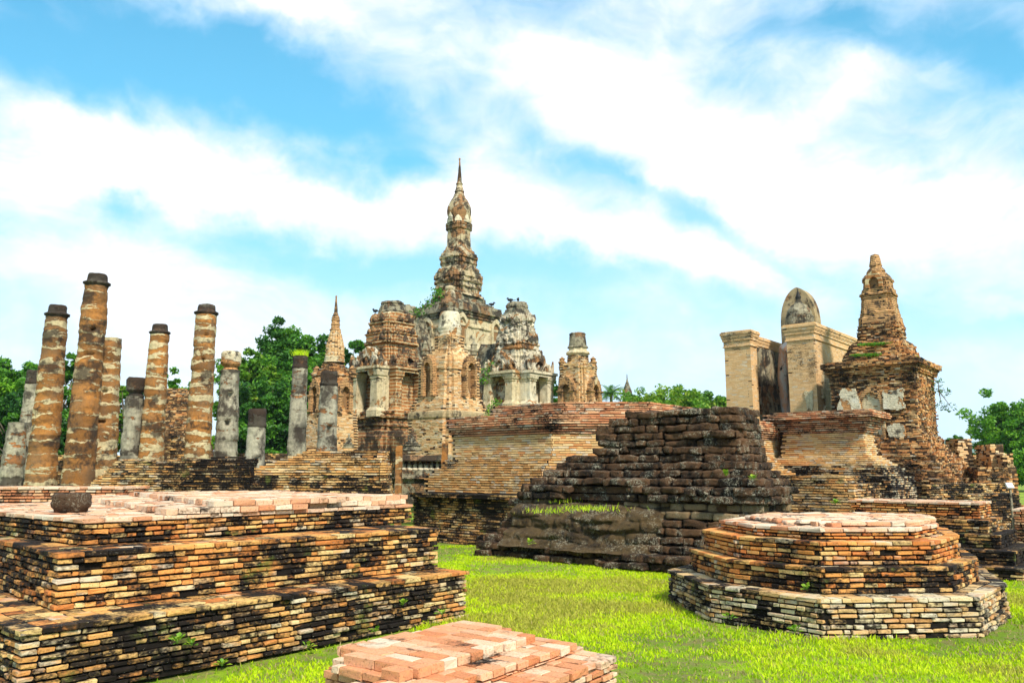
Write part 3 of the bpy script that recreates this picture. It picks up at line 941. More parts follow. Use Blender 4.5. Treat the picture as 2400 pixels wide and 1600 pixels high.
def weed(px, py, Yd, s, label, n=14, mat=None, name='weed', group='weeds rooted in the brickwork'):
    p = np.array(at(px, py, Yd))
    mb = MB()
    for k in range(n):
        a = rng.uniform(0, 2 * math.pi); el = rng.uniform(.2, 1.3); L = s * rng.uniform(.4, 1)
        dirv = np.array([math.cos(a) * math.cos(el), math.sin(a) * math.cos(el), math.sin(el)])
        sd_ = np.cross(dirv, [0, 0, 1]); sd_ /= np.linalg.norm(sd_) + 1e-6
        b0 = p + dirv * L * .35; w_ = L * .22
        mid = p + dirv * L * .7; tip = p + dirv * L + np.array([0, 0, -L * .15])
        mb.add([p, p + sd_ * .003, b0 + sd_ * .003, b0], [[0, 1, 2, 3]], (.3, .3, .3))
        mb.add([b0, mid + sd_ * w_, tip, mid - sd_ * w_], [[0, 1, 2, 3]], (rng.uniform(.5, 1), .5, .5))
    o = mb.build(name, mat or M_LEAFY, origin=tuple(p))
    tag(o, label, 'weed', group)

# ================================================================== small low plinth, bottom centre
a_, b_, c_, d_ = [np.array(gz(px, py, .45)) for px, py in ((792, 1515), (952, 1572), (1250, 1486), (1086, 1453))]
Q = ccw([a_, b_, c_, d_])
ang2 = math.atan2((c_ - b_)[1], (c_ - b_)[0]); tq = (c_ - b_) / np.linalg.norm(c_ - b_); nq = (b_ - a_) / np.linalg.norm(b_ - a_)
lowp = thing('low_brick_plinth', 'low brick plinth cut by the bottom edge, bare pale orange bricks on top', 'brick plinth', (Q[:, 0].mean(), Q[:, 1].mean(), 0), 'low brick plinths in the foreground')
def shift(P, da, db):
    """push the right end by da and the near side by db"""
    a, b, c, d = P
    return ccw([a - tq * .10 , b + nq * db - tq * .1, c + nq * db + tq * da, d + tq * da])
raw = [a_, b_, c_, d_]
Qa = shift(raw, .22, .30); Qb = shift(raw, .44, .62)
for (P, z0, z1, rg) in ((Qb, 0, .31, 4), (Qa, .31, .385, 3)):
    bk = Bricks(); cm = MB(); mb = MB()
    courses(bk, cm, lambda z: P, z0, z1 - .05, **NK)
    Pc = offset(P, .012)
    pave(bk, Pc, z1 - .05, .05, ang2 + math.pi / 2, bl=.24, bw=.14, rag=.02, jn=.002, gap=.010)
    bk.into(mb, 'bevel', .0045, .002, .007, .25); mb.build('tier', M_TOPR, lowp)
    prism(cm, offset(P, -.05), z0, z1 - .014); cm.build('mortar_core', M_MORTAR2, lowp)
bk = Bricks(); mb = MB(); cm = MB()
pave(bk, offset(Q, .03), .385, .065, ang2 + math.pi / 2, bl=.29, bw=.14, rag=.01, jn=.002, gap=.010)
bk.into(mb, 'bevel', .0045, .002, .006, .25); mb.build('top_slab', M_TOPR, lowp)
prism(cm, offset(Q, -.04), .38, .436); cm.build('mortar_core', M_MORTAR2, lowp)

# ================================================================== eight-sided plinth, right
OV = ccw([(2.09, 10.8), (2.29, 9.38), (3.2, 8.33), (5.02, 8.5), (6.0, 9.65), (5.9, 11.2), (4.6, 12.2), (3.0, 12.0)])
OV = ccw([gz(1565, 1333, .42), gz(1661, 1368, .42), gz(1925, 1402, .42), gz(2296, 1397, .42), gz(2358, 1364, .42), (6.6, 11.6), (5.0, 12.6), (3.0, 12.4)])
octo = thing('eight_sided_brick_plinth', 'low eight sided brick plinth of four stepped tiers standing in grass at right', 'brick plinth', (OV[:, 0].mean(), OV[:, 1].mean(), 0), 'low brick plinths in the foreground')
z0 = 0
for (z1, off_, mt, rg) in ((.42, 0, M_NEARPALE, 3), (.70, -.27, M_NEAR, 3), (.96, -.44, M_NEARRED, 3), (1.09, -.66, M_NEARRED, 2)):
    P = offset(OV, off_)
    capped_tier(octo, P, z0, z1, mt, rg, top_ang=(0.15 if z1 > 1 else None), miss=.035 if z0 == 0 else .012, batter=.06 if z0 == 0 else 0, mat_cap=M_TOP if z1 > 1 else mt)
    z0 = z1
P = offset(OV, -.82); P = P + (0.2, .08)
bk = Bricks(); mb = MB(); pave(bk, P, 1.09, .05, .1, bl=.3, bw=.16); bk.into(mb, 'bevel', .01, .003, .02, .4); mb.build('worn_top_layer', M_TOP, octo)

# ================================================================== stepped plinth at the right edge
cn = [at(px, py, yd)[:2] for px, py, yd in ((2294, 1175, 14.5), (2314, 1221, 14.15), (2343, 1252, 13.8), (2377, 1287, 13.4), (2398, 1328, 13.0))]
rp = thing('stepped_brick_plinth', 'brick plinth with many dark receding steps behind the eight sided one, at right edge', 'brick plinth', (cn[0][0] + .5, cn[0][1] + 1.5, 0), 'low brick plinths in the foreground')
zz = [0, .20, .43, .66, .88, 1.17]
for k in range(5):
    c0 = np.array(cn[4 - k]); la = 2.5 - .0 * k; lb = 2.25 + (4 - k) * .28
    al = 1.15 + (4 - k) * .28
    P = ccw([c0, c0 + A * al, c0 + A * al + B * lb, c0 + B * lb])
    capped_tier(rp, P, zz[k], zz[k + 1], M_DARKSTEP if k < 3 else (M_NEARLOW if k < 4 else M_NEARRED), 3 if k < 4 else 2, top_ang=math.atan2(B[1], B[0]) if k == 4 else None, mat_cap=M_TOP if k == 4 else (M_DARKSTEP if k < 3 else M_NEARLOW))
e0 = np.array(at(2372, 1187, 16.2)[:2])
ep = thing('low_brick_platform', 'low brick platform cut off by right edge, just behind the dark stepped plinth', 'brick platform', (e0[0] + 1.5, e0[1] + 1, 0))
capped_tier(ep, ccw([e0, e0 + A * 3, e0 + A * 3 - B * 2.6, e0 - B * 2.6]), 0, .98, M_RED, 3, top_ang=math.atan2(A[1], A[0]))

# wall behind the big plinth, far left
w0 = np.array(gz(288, 1140, 1.46)); 
lw = thing('low_brick_wall', 'low brick wall behind the big plinth at far left, four courses showing', 'brick wall', (w0[0] - 2, w0[1] + 1, 0))
dl = np.array([1.0, 0.05]); dl /= np.linalg.norm(dl)
P = ccw([w0, w0 - dl * 6.5, w0 - dl * 6.5 + np.array([0, .8]), w0 + np.array([.1, .8])])
capped_tier(lw, P, .0, 1.46, M_RED, 3, top_ang=0.0)

# ================================================================== round stone
mb = MB(); c0 = at(168, 1180, 9.0); c0 = (c0[0], c0[1], 1.29)
th = ngon(22)
loft(mb, th, c0, [(1.29, .150), (1.295, .165), (1.33, .172), (1.345, .190), (1.39, .200), (1.41, .193), (1.45, .200), (1.475, .190), (1.49, .175), (1.492, .02)], seg=.022, disp=.016, nsc=9, fine=.010)
o = mb.build('laterite_stone', M_LATC, smooth=True, origin=(c0[0], c0[1], 1.29)); tag(o, 'loose round dark laterite stone lying on the big plinth top', 'stone')

# ================================================================== laterite ruin
UC = np.array([4.05, 14.5])
UC = np.array(at(1728, 1000, 14.5)[:2])
_zz = [round(.145 * (i + 1), 3) for i in range(20)]
TAB = [(z, float(np.interp(z - .07, [0, .2, .4, .6, .8, 1.0, 1.1, 1.25, 1.42, 1.6, 1.78, 1.95, 2.2, 2.9], [1.40, 1.30, .98, .88, .80, .66, .62, .76, .76, .50, .30, .12, .03, -.08]))) for z in _zz]
leftpx = [(958, 1502), (976, 1457), (1007, 1393), (1061, 1393), (1071, 1338), (1091, 1302), (1114, 1257), (1132, 1255), (1152, 1219), (1172, 1197), (1194, 1205), (1217, 1183), (1237, 1166), (1257, 1148), (1285, 1116)]
lat = thing('laterite_ruin', 'ruined wall of big rounded dark laterite blocks stepping down to the left', 'laterite wall', (UC[0] - 2, UC[1] + 1, 0))
bkd = Bricks(); bkb = Bricks(); core = MB()
zb = 0.0
nA = -A; nB = -B
for k, (zt, off_) in enumerate(TAB):
    h = zt - zb
    corner = UC + nA * off_ + nB * off_
    # left end: where the row crosses its pixel column at this height
    best = 6
    for t in np.arange(.5, 9, .05):
        q = corner + B * t
        pyq = 800 - FPX * math.tan(math.atan((zt - .08 - CAM_H) / q[1]) - TILT)
        lp = np.interp(pyq, [a for a, b in leftpx], [b for a, b in leftpx])
        if 1200 + FPX * q[0] / q[1] / 1.01 < lp: best = t; break
    best += rng.uniform(-.1, .1)
    tgt = bkb if k in (6, 7) else bkd
    left = corner + B * best
    for r_ in range(3):
        o_ = A * .36 * r_
        if r_ == 0 and 7 <= k <= 9 and best > 4.2:
            row(tgt, left, corner + B * (best - 1.2), zb, h, .46, .40, .014, rng.random(), None, .04, hdr=.35)
            row(tgt, corner + B * 2.7, corner, zb, h, .46, .40, .014, rng.random(), None, .04, hdr=.35)
            continue
        row(tgt if r_ == 0 else bkd, left + o_, corner + o_, zb, h, .44, .40, .016, rng.random(), None, .05, hdr=.4)
    sdp = 1.15 if off_ < .4 else 1.5
    row(tgt, corner, corner + A * sdp, zb, h, .44, .40, .014, rng.random(), None, .04, hdr=.35)
    row(bkd, corner + B * .36 , corner + A * sdp + B * .36, zb, h, .46, .40, .004, rng.random(), None, .03)
    row(bkd, left + A * .9, left, zb, h, .46, .40, .004, rng.random(), None, .03)
    if best > 1.2:
        prism(core, ccw([corner + A * .25 + B * .2, corner + A * (sdp - .25) + B * .2, left + A * 1.0 - B * .3, left + A * .25 - B * .3]), zb, zt - .03)
    zb = zt
mb = MB(); bkd.into(mb, 'round', jit=.016, yaw=.05); mb.build('laterite_blocks', M_LAT, lat, smooth=True)
mb = MB(); bkb.into(mb, 'round', jit=.010, yaw=.02); mb.build('buff_laterite_blocks', M_LATB, lat, smooth=True)
core.build('rubble_core', M_LAT, lat)
# slumped mossy slope low on the left half
rows_ = 45; cols_ = 260; V = []
for i in range(rows_):
    z = .26 + i * .0188
    of_ = float(np.interp(z, [.26, .34, .45, .62, .80, .95, 1.05, 1.1], [1.42, 1.30, 1.22, 1.12, 1.08, .98, .80, .45]))
    for j in range(cols_):
        t_ = 1.7 + j * (5.55 - i * .007 - 1.7) / (cols_ - 1)
        endf = min(1, (t_ - 1.7) / .5, (5.55 - t_) / .4 + .15)
        q = UC + nA * (of_ * endf + .55 * (1 - endf)) + B * (t_ - .75)
        V.append((q[0], q[1], z))
V = np.array(V); nz_ = nvec(V, 1.1, 3); V[:, :2] += nA[None] * (fbm(V * 1.5, 3) * .20 + fbm(V * (.8, .8, 6.5), 2) * .13 + fbm(V * 9, 2) * .035)[:, None]
tv_ = (V[:, :2] - UC) @ B; zw_ = V[:, 2] + .03 * np.sin(tv_ * 3.1) + fbm(V * 1.2, 2) * .06
row_i = np.floor(zw_ / .20); ph_ = (zw_ / .20) % 1
col_w = .62; cph = ((tv_ + row_i * .31 + .1 * np.sin(row_i * 7)) / col_w) % 1
bul = (np.sin(np.pi * ph_) ** .5) * (np.clip(np.sin(np.pi * cph), 0, 1) ** .35)
V[:, :2] += nA[None] * ((bul - .6) * .13 * (.4 + .6 * (vnoise(np.c_[tv_ * 1.1, row_i, 0 * tv_]) )))[:, None]
V[:, 2] += fbm(V * 2.0 + 5, 3) * .04
ids = np.arange(rows_ * cols_).reshape(rows_, cols_); mb = MB()
mb.add(V, np.stack([ids[:-1, 1:], ids[:-1, :-1], ids[1:, :-1], ids[1:, 1:]], 2).reshape(-1, 4))
mb.build('eroded_slope', M_LATE, lat, smooth=True)

# ================================================================== central brick platform
cp = np.array(at(1330, 1040, 21.0)[:2])          # corner of the top tier between the left and the front face
f0 = cp; f1 = cp + np.array([2.0, 0.0]); lft = cp + B * 2.75
PT = ccw([f0, f1, f1 + A * 5.5, f1 + A * 5.5 + B * 3.0, lft + A * 4.0, lft])
plat = thing('central_brick_platform', 'broad stepped brick platform with a pale recessed band, in front of the main tower', 'brick platform', (PT[:, 0].mean(), PT[:, 1].mean(), 0))
def hidef(a, b):
    t = b - a; n = np.array([t[1], -t[0]]); m_ = (a + b) / 2
    return np.dot(n, -m_) < 0
def plat_f(tab):
    f = steps(PT, tab)
    def off_of(z):
        for zt, o in tab:
            if z <= zt: return o
        return tab[-1][1]
    def h(z):
        P = f(z).copy(); o = off_of(z); T = float(np.interp(o, [.3, 1.5, 2.9], [2.44, 3.0, 2.95]))
        P[5] = cp + B * T - A * o; P[4] = cp + B * T + A * 4
        return P
    return h
tab_low = [(.12, 3.0), (.22, 2.86), (1.05, 2.72), (1.16, 2.86), (1.60, 2.30), (1.66, 2.18), (1.72, 2.06), (1.78, 1.94), (1.86, 1.80), (1.94, 1.66), (2.02, 1.52)]
tab_mid = [(2.02, 1.5), (2.30, 1.34), (2.34, 1.38), (2.62, 1.34)]
tab_up = [(2.68, 1.38), (2.74, 1.42), (2.80, 1.46), (2.86, 1.50), (3.02, 1.53), (3.14, 1.50), (3.38, .34), (3.50, .26)]
KM = dict(ch=.058, bl=.25, bd=.14, gap=.019, jn=.0025, hide=hidef, inset=.03)
brick_part('lower_steps', plat, M_DARKMID, plat_f(tab_low), 0, 1.18, 'box', jit=.003, **KM)
brick_part('middle_steps', plat, M_MID, plat_f(tab_low), 1.18, 2.02, 'box', jit=.003, **KM)
brick_part('recessed_band', plat, M_OCHRE, plat_f(tab_mid), 2.02, 2.62, 'box', jit=.003, core_mat=M_MORTAR2, **dict(KM, gap=.013))
brick_part('cornice', plat, M_RED, plat_f(tab_up), 2.62, 3.50, 'box', jit=.003, top=.6, **KM)

# ================================================================== brick terraces below the columns
def terrace(name, label, near_px, right_px, Yn, ztop, depth, mat, z0=.6, tabs=None, rag=None, ang=None, mat2=None):
    a = np.array(at(near_px[0], near_px[1], Yn)[:2])
    return a
t0 = np.array(at(214, 1110, 19.4)[:2]); t1 = np.array(at(588, 1090, 18.6)[:2])
te = thing('brick_terrace', 'long dark brick terrace in front of the column row, its left end broken in steps', 'brick terrace', (t0[0] + 2, t0[1] + 1, 0), 'brick terraces below the columns')
Pt = ccw([t0, t1, t1 + np.array([.3, 3.2]), t0 + np.array([-.3, 3.2])])
def keepL(C):
    top = 1.98 + .05 * np.sin(C[:, 0] * 1.7) + .04 * (vnoise(np.c_[C[:, 0] * 3, C[:, 0] * 0, C[:, 0] * 0]) > .5)
    lim = np.minimum(top, 1.45 + (C[:, 0] - t0[0]) * .95)
    return C[:, 2] < lim
KT = dict(ch=.055, bl=.27, bd=.15, gap=.013, jn=.008)
brick_part('face', te, M_DARKMID, lambda z: Pt, .8, 2.04, 'box', jit=.003, inset=.05, keep=keepL, **dict(KT)) if False else None
bk = Bricks(); core = MB(); mb = MB()
n = 23
for k in range(n):
    z = .8 + k * .055
    xl = t0[0] + max(0, (z - 1.40) / .95)
    a = np.array([xl, t0[1]]); b = np.array(t1)
    off_ = np.array([0, max(0, (z - 1.75)) * 1.1])
    for r_ in range(3):
        row(bk, a + off_ + (0, .15 * r_), b + off_ + (0, .15 * r_), z, .055, .26, .15, .020, rng.random(), keepL, .008)
    row(bk, a + (0, 2.5), a, z, .055, .26, .15, .020, rng.random(), keepL, .008)
    if z < 1.93: prism(core, ccw([a + off_ + (.03, .03), b + off_ + (0, .03), b + (0, 3.0), a + (.03, 3.0)]), z, z + .048)
pave(bk, ccw([(t0[0] + .7, t0[1] + .7), (t1[0], t1[1] + .7), (t1[0], t1[1] + 3), (t0[0] + .7, t0[1] + 3)]), 1.93, .05, 0, jn=.02, rag=.05)
bk.into(mb, 'box', jit=.004, yaw=.012); mb.build('brick_face', M_DARKMID, te); core.build('mortar_core', M_MORTAR, te)

u0 = np.array(at(596, 1100, 18.2)[:2]); u1 = np.array(at(906, 1090, 17.6)[:2])
tf = thing('brick_terrace', 'paler brick terrace with moss patch, between the short column and the frieze wall', 'brick terrace', (u0[0] + 1.5, u0[1] + 1, 0), 'brick terraces below the columns')
bk = Bricks(); core = MB(); mb = MB(); bk2 = Bricks(); mb2 = MB()
for k in range(25):
    z = .8 + k * .055
    so = 0 if z > 1.55 else (1.55 - z) * .28
    up = max(0, z - 1.88) * 1.6
    xa = u0[0] - so + max(0, (z - 1.75)) * 2.6
    a = np.array([xa, u0[1] - so + up]); b = np.array([u1[0] + so - .12 * (z > 1.9), u1[1] - so + up])
    tgt = bk if z < 1.6 else bk2
    for r_ in range(4):
        row(tgt, a + (0, .15 * r_), b + (0, .15 * r_), z, .055, .26, .15, .020, rng.random(), None, .008)
    row(tgt, b, b + np.array([-.15, 1.6]), z, .055, .26, .15, .020, rng.random(), None, .008)
    prism(core, ccw([a + (.02, .03), b + (-.03, .03), b + np.array([-.18, 1.6]), a + (.02, 2.4)]), z, z + .048)
bk.into(mb, 'box', jit=.004, yaw=.012); mb.build('lower_brick_face', M_DARKMID, tf)
bk2.into(mb2, 'box', jit=.004, yaw=.012); mb2.build('upper_brick_face', M_MID, tf); core.build('mortar_core', M_MORTAR, tf)

# ================================================================== columns
def column(top, base, wt, wb, Yd, mat, label, cap='ring', holes=(), z0=0.0, broken=.0, name='temple_column', capmat=None):
    """top/base: pixel centres at the top and where the shaft meets its visible foot"""
    xb, _, zb_ = at(base[0], base[1], Yd); xt, _, zt = at(top[0], top[1], Yd)
    rt = wt / 2 / FPX * Yd * 1.0; rb = wb / 2 / FPX * Yd
    rb2 = rb + (rb - rt) / max(.5, zt - zb_) * (zb_ - z0)
    cx = (xb + xt) / 2
    lean = (xt - xb)
    root = thing(name, label, 'column', (xb, Yd, z0), 'rows of old temple columns')
    na = 44; seg = .05
    H = zt - z0
    capz = {'ring': .34, 'knob': .62, 'block': .45, 'none': 0}[cap]
    hs = H - capz
    nz = int(hs / seg)
    a = np.arange(na) * 2 * math.pi / na
    zs = z0 + np.arange(nz + 1) * hs / nz
    rr = rb2 + (rt - rb2) * (zs - z0) / hs
    drum = np.floor((zs + rng.random()) / .37).astype(int)
    dj = rng.normal(0, .007, 80)[drum % 80]; dx = rng.normal(0, .006, 80)[drum % 80]
    fr = np.abs(((zs + .0) / .37) % 1 - .5); rr = rr + dj - .012 * (fr > .43)
    sq = (np.abs(np.cos(a)) ** 3.2 + np.abs(np.sin(a)) ** 3.2) ** (-1 / 3.2)
    sq = 1 + (sq - 1) * .45
    V = np.zeros((nz + 1, na, 3))
    sh = (zs - z0) / H * lean
    V[:, :, 0] = (xb + sh + dx)[:, None] + rr[:, None] * (np.cos(a) * sq)[None]
    V[:, :, 1] = Yd + rr[:, None] * (np.sin(a) * sq)[None]
    V[:, :, 2] = zs[:, None]
    P = V.reshape(-1, 3); P = P + nvec(P, 2.0, 2) * .010 + nvec(P, 9, 3) * .016
    V = P.reshape(V.shape)
    for (hz, ha, hw_, hh) in holes:   # beam sockets cut into the shaft
        zc = z0 + hz * H
        for i in range(nz + 1):
            if abs(zs[i] - zc) < hh / 2:
                for j in range(na):
                    da = (a[j] - R(ha) + math.pi) % (2 * math.pi) - math.pi
                    if abs(da) * rr[i] < hw_ / 2:
                        cc = np.array([xb + sh[i], Yd])
                        V[i, j, :2] = cc + (V[i, j, :2] - cc) * .45
    ids = np.arange((nz + 1) * na).reshape(nz + 1, na)
    F = np.stack([ids[:-1], np.roll(ids[:-1], -1, 1), np.roll(ids[1:], -1, 1), ids[1:]], 2).reshape(-1, 4)
    mb = MB()
    att = np.stack([rng.random(80)[drum % 80], rng.random(80)[drum % 80], rng.random(80)[drum % 80]], 1).repeat(na, 0)
    mb.add(V.reshape(-1, 3), F, att)
    tp = V[-1]; ctr = tp.mean(0) + (0, 0, -.02)
    mb.add(np.concatenate([tp, ctr[None]]), np.array([[i, (i + 1) % na, na] for i in range(na)]), (.3, .8, .5))
    mb.build('shaft', mat, root, smooth=True)
    if cap != 'none':
        mb = MB(); zc = z0 + hs; c = (xb + lean, Yd); p = ngon(26)
        if cap == 'ring':
            pr = [(zc - .02, rt * 1.0), (zc + .02, rt * 1.04), (zc + .05, rt * 1.2), (zc + .09, rt * 1.22), (zc + .12, rt * 1.0), (zc + .13, rt * .9), (zt - .05, rt * .86), (zt, rt * .78)]
        elif cap == 'knob':
            pr = [(zc - .02, rt * .98), (zc + .05, rt * .8), (zc + .12, rt * .72), (zc + .16, rt * 1.0), (zc + .22, rt * 1.12), (zt - .08, rt * 1.15), (zt, rt * .95)]
        else:
            pr = [(zc - .02, rt * .98), (zc + .04, rt * 1.12), (zc + .09, rt * 1.1), (zc + .12, rt * 1.0), (zt - .05, rt * 1.02), (zt, rt * .9)]
        loft(mb, p, c, pr, seg=.05, disp=.022, nsc=5)
        mb.build('capital', capmat or M_COLD, root, smooth=True)
    return root
hl_ = [(.62, -80, .17, .17), (.5, -60, .15, .12)]
column((136, 716), (94, 1136), 46, 65, 22, M_COLP, 'tall leaning column with cream plaster bands, second tallest at far left', 'ring')
column((229, 643), (180, 1136), 50, 66, 21.5, M_COL, 'tallest of the columns, brown laterite with dark ring near its top', 'ring', holes=[(.78, -60, .12, .12), (.68, -70, .25, .07)])
column((259, 793), (240, 1094), 45, 62, 22.6, M_COLP, 'thick laterite column without ring, overlapping right side of the tallest column', 'none', holes=[(.72, -80, .2, .14), (.56, -85, .24, .10)])
column((84, 868), (52, 1136), 36, 52, 25.5, M_COLG, 'grey plastered column just left behind the banded leaning one', 'block')
column((42, 990), (20, 1136), 36, 48, 24.5, M_COLG, 'short grey broken column nearest the left edge', 'none')
column((321, 885), (304, 1075), 38, 46, 26, M_COLG, 'shorter grey column with blackened knob between laterite columns', 'knob')
column((376, 761), (354, 1071), 40, 54, 26, M_COLP, 'slim column half grey plaster half laterite, right of the grey knobbed one', 'ring')
column((485, 715), (462, 1069), 46, 57, 25, M_COLP, 'tall column with many cream bands standing alone above the dark terrace', 'ring', holes=[(.74, -70, .12, .14), (.86, -60, .08, .06)])
column((543, 824), (528, 1073), 40, 54, 26, M_COLG, 'grey column with square sockets and a pitted block on top', 'knob', holes=[(.74, -62, .2, .2), (.58, -68, .2, .2)], capmat=M_STUCCO)
column((604, 958), (596, 1092), 40, 47, 19.2, M_COLG, 'short stub column with dark top and sockets, between the two terraces', 'block', holes=[(.62, -60, .13, .14)])
column((704, 834), (696, 1064), 34, 43, 27, M_COLG, 'pale smooth column with grass on its dark cap, before the trees', 'block')
column((772, 870), (765, 1060), 38, 47, 24, M_COLG, 'stained grey column in front of the spired brick chedi', 'block', holes=[(.62, -62, .14, .3), (.3, -62, .2, .2)])
def tuft(p, s, n, label, cat='tuft', name='grass_tuft', mat=None):
    mb = MB()
    for k in range(n):
        a = rng.uniform(0, 6.28); q = np.array(p) + np.array([math.cos(a), math.sin(a), 0]) * rng.uniform(0, s)
        L = rng.uniform(.4, 1) * s * .9; dx = rng.normal(0, .35, 2) * L
        mb.add([q - (.012, 0, 0), q + (.012, 0, 0), q + (dx[0], dx[1], L)], [[0, 1, 2]], (rng.uniform(.2, .9), .5, .5))
    o = mb.build(name, mat or M_GRASS, origin=tuple(p)); tag(o, label, cat); return o
x, y, z = at(704, 832, 27); tuft((x, y, z - .03), .28, 220, 'green grass tuft growing on top of the pale smooth column')

# ================================================================== towers
def corner_turret(mb, c, z, r, h):
    loft(mb, ngon(8, .4), c, [(z, r), (z + h * .25, r), (z + h * .28, r * 1.25), (z + h * .4, r * 1.2), (z + h * .42, r * .85), (z + h * .7, r * .8), (z + h * .74, r * 1.0), (z + h * .82, r * .6), (z + h, r * .18)], seg=.07, disp=.02, nsc=6)

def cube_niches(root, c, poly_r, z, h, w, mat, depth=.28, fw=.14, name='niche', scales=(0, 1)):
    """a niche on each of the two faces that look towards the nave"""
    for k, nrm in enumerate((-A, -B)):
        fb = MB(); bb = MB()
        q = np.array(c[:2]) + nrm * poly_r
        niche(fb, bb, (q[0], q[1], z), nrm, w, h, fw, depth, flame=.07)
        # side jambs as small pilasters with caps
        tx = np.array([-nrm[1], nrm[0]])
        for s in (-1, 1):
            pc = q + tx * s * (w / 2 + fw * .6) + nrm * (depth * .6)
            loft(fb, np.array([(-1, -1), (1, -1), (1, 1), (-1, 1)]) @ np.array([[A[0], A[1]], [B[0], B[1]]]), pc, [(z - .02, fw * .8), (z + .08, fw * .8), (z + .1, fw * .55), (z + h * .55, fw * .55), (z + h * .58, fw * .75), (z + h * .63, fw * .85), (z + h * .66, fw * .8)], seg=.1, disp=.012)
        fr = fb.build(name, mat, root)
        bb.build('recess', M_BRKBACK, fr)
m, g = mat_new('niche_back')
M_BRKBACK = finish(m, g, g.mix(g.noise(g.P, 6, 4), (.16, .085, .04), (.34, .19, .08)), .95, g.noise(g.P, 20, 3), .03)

RD2 = redent(2, .13); RD1 = redent(1, .16); RD0 = redent(0, .1); RD3 = redent(3, .10); CIRC = ngon(32); OCT = ngon(8, .39)
def face_r(poly, r):
    """distance from the axis to the flat faces"""
    P = poly * r
    return float(np.max(P @ (-A)))

# --- main tower -----------------------------------------------------
YM = 46.0
mc = at(1080, 1100, YM); mcx = (at(1074, 700, YM)[0], YM)
main = thing('lotus_bud_chedi', 'tallest stupa, square stepped tower with lotus bud top and needle spire', 'stupa', (mcx[0], YM, 0))
def zs_(py): return at(1200, py, YM)[2]
def part_loft(root, name, mat, poly, c, Yd, lst, **kw):
    mb = MB(); loft(mb, poly, c, prof_px(Yd, lst), **kw); return mb.build(name, mat, root, smooth=kw.get('smooth_', False))
def PL(root, name, mat, poly, c, Yd, lst, smooth=False, **kw):
    mb = MB(); loft(mb, poly, c, prof_px(Yd, lst), **kw); return mb.build(name, mat, root, smooth=smooth)
y4 = lambda y: 350 + y / 3.486
h4 = lambda h: h / 3.486
L4 = lambda l: [(y4(a), h4(b)) for a, b in l]
PL(main, 'spire', M_STUCK, CIRC, mcx, YM, L4([(72, 4), (76, 8), (84, 8), (90, 5), (170, 11), (275, 20), (280, 27), (290, 27), (292, 22), (310, 26), (313, 29), (328, 30), (330, 33), (343, 35), (345, 40), (352, 40)]), seg=.06, disp=.012, smooth=True)
PL(main, 'lotus_bud', M_STUCK, ngon(16, .2), mcx, YM, L4([(350, 34), (378, 44), (403, 54), (408, 58), (420, 68), (445, 82), (480, 96), (510, 101), (535, 99), (560, 92), (575, 88), (612, 90)]), seg=.12, disp=.03, smooth=True)
antefixes(main, M_STUCW, ngon(8, .39), mcx, at(1200 + h4(98), y4(600), YM)[0], zs_(y4(612)), .42, .62, .05)
PL(main, 'shaft', M_STUCK, RD2, mcx, YM, L4([(610, 95), (612, 109), (632, 110), (636, 100), (640, 108), (662, 108), (668, 96), (672, 94), (798, 97), (802, 104), (812, 108), (822, 112)]), seg=.12, disp=.03)
PL(main, 'upper_tiers', M_STUCK, RD3, mcx, YM, L4([(820, 108), (832, 118), (836, 128), (858, 130), (862, 146), (885, 150), (888, 158), (905, 158), (908, 146), (925, 146), (930, 152), (945, 152), (950, 142), (975, 140), (980, 152), (988, 158), (992, 170), (1012, 172), (1016, 186), (1040, 188), (1044, 200), (1068, 202), (1072, 190), (1090, 190), (1095, 200), (1108, 198), (1112, 180), (1130, 182), (1134, 190), (1150, 190), (1154, 174), (1185, 172), (1190, 190), (1205, 192), (1210, 208), (1225, 212)]), seg=.14, disp=.06, nsc=2.2, fine=.025)
for py, hw, wd, hh in ((888, 152, .30, .26), (1016, 180, .34, .30), (1095, 194, .34, .30)):
    antefixes(main, M_STUCK, RD3, mcx, at(1200 + h4(hw), y4(py), YM)[0], zs_(y4(py + 4)), wd, hh, .05, sk=.35)
PL(main, 'square_tiers', M_GREYST, RD0, mcx, YM, L4([(1222, 205), (1228, 222), (1262, 226), (1268, 240), (1276, 242), (1280, 288), (1284, 292), (1300, 294), (1304, 330)]), seg=.2, disp=.05, nsc=2)
PL(main, 'cornice', M_GREYST, RD0, mcx, YM, L4([(1303, 300), (1306, 352), (1350, 362), (1372, 364), (1376, 345), (1392, 343), (1396, 330), (1404, 330), (1408, 338), (1416, 338), (1420, 322)]), seg=.2, disp=.03)
PL(main, 'tower_body', M_STUCP, RD0, mcx, YM, [(y4(1418), h4(322)), (y4(1470), h4(322)), (y4(1474), h4(332)), (y4(1490), h4(332)), (y4(1494), h4(318)), (820, 92), (822, 96), (830, 96), (832, 92), (960, 94), (962, 100), (1060, 102)], seg=.25, disp=.04, nsc=1.5)
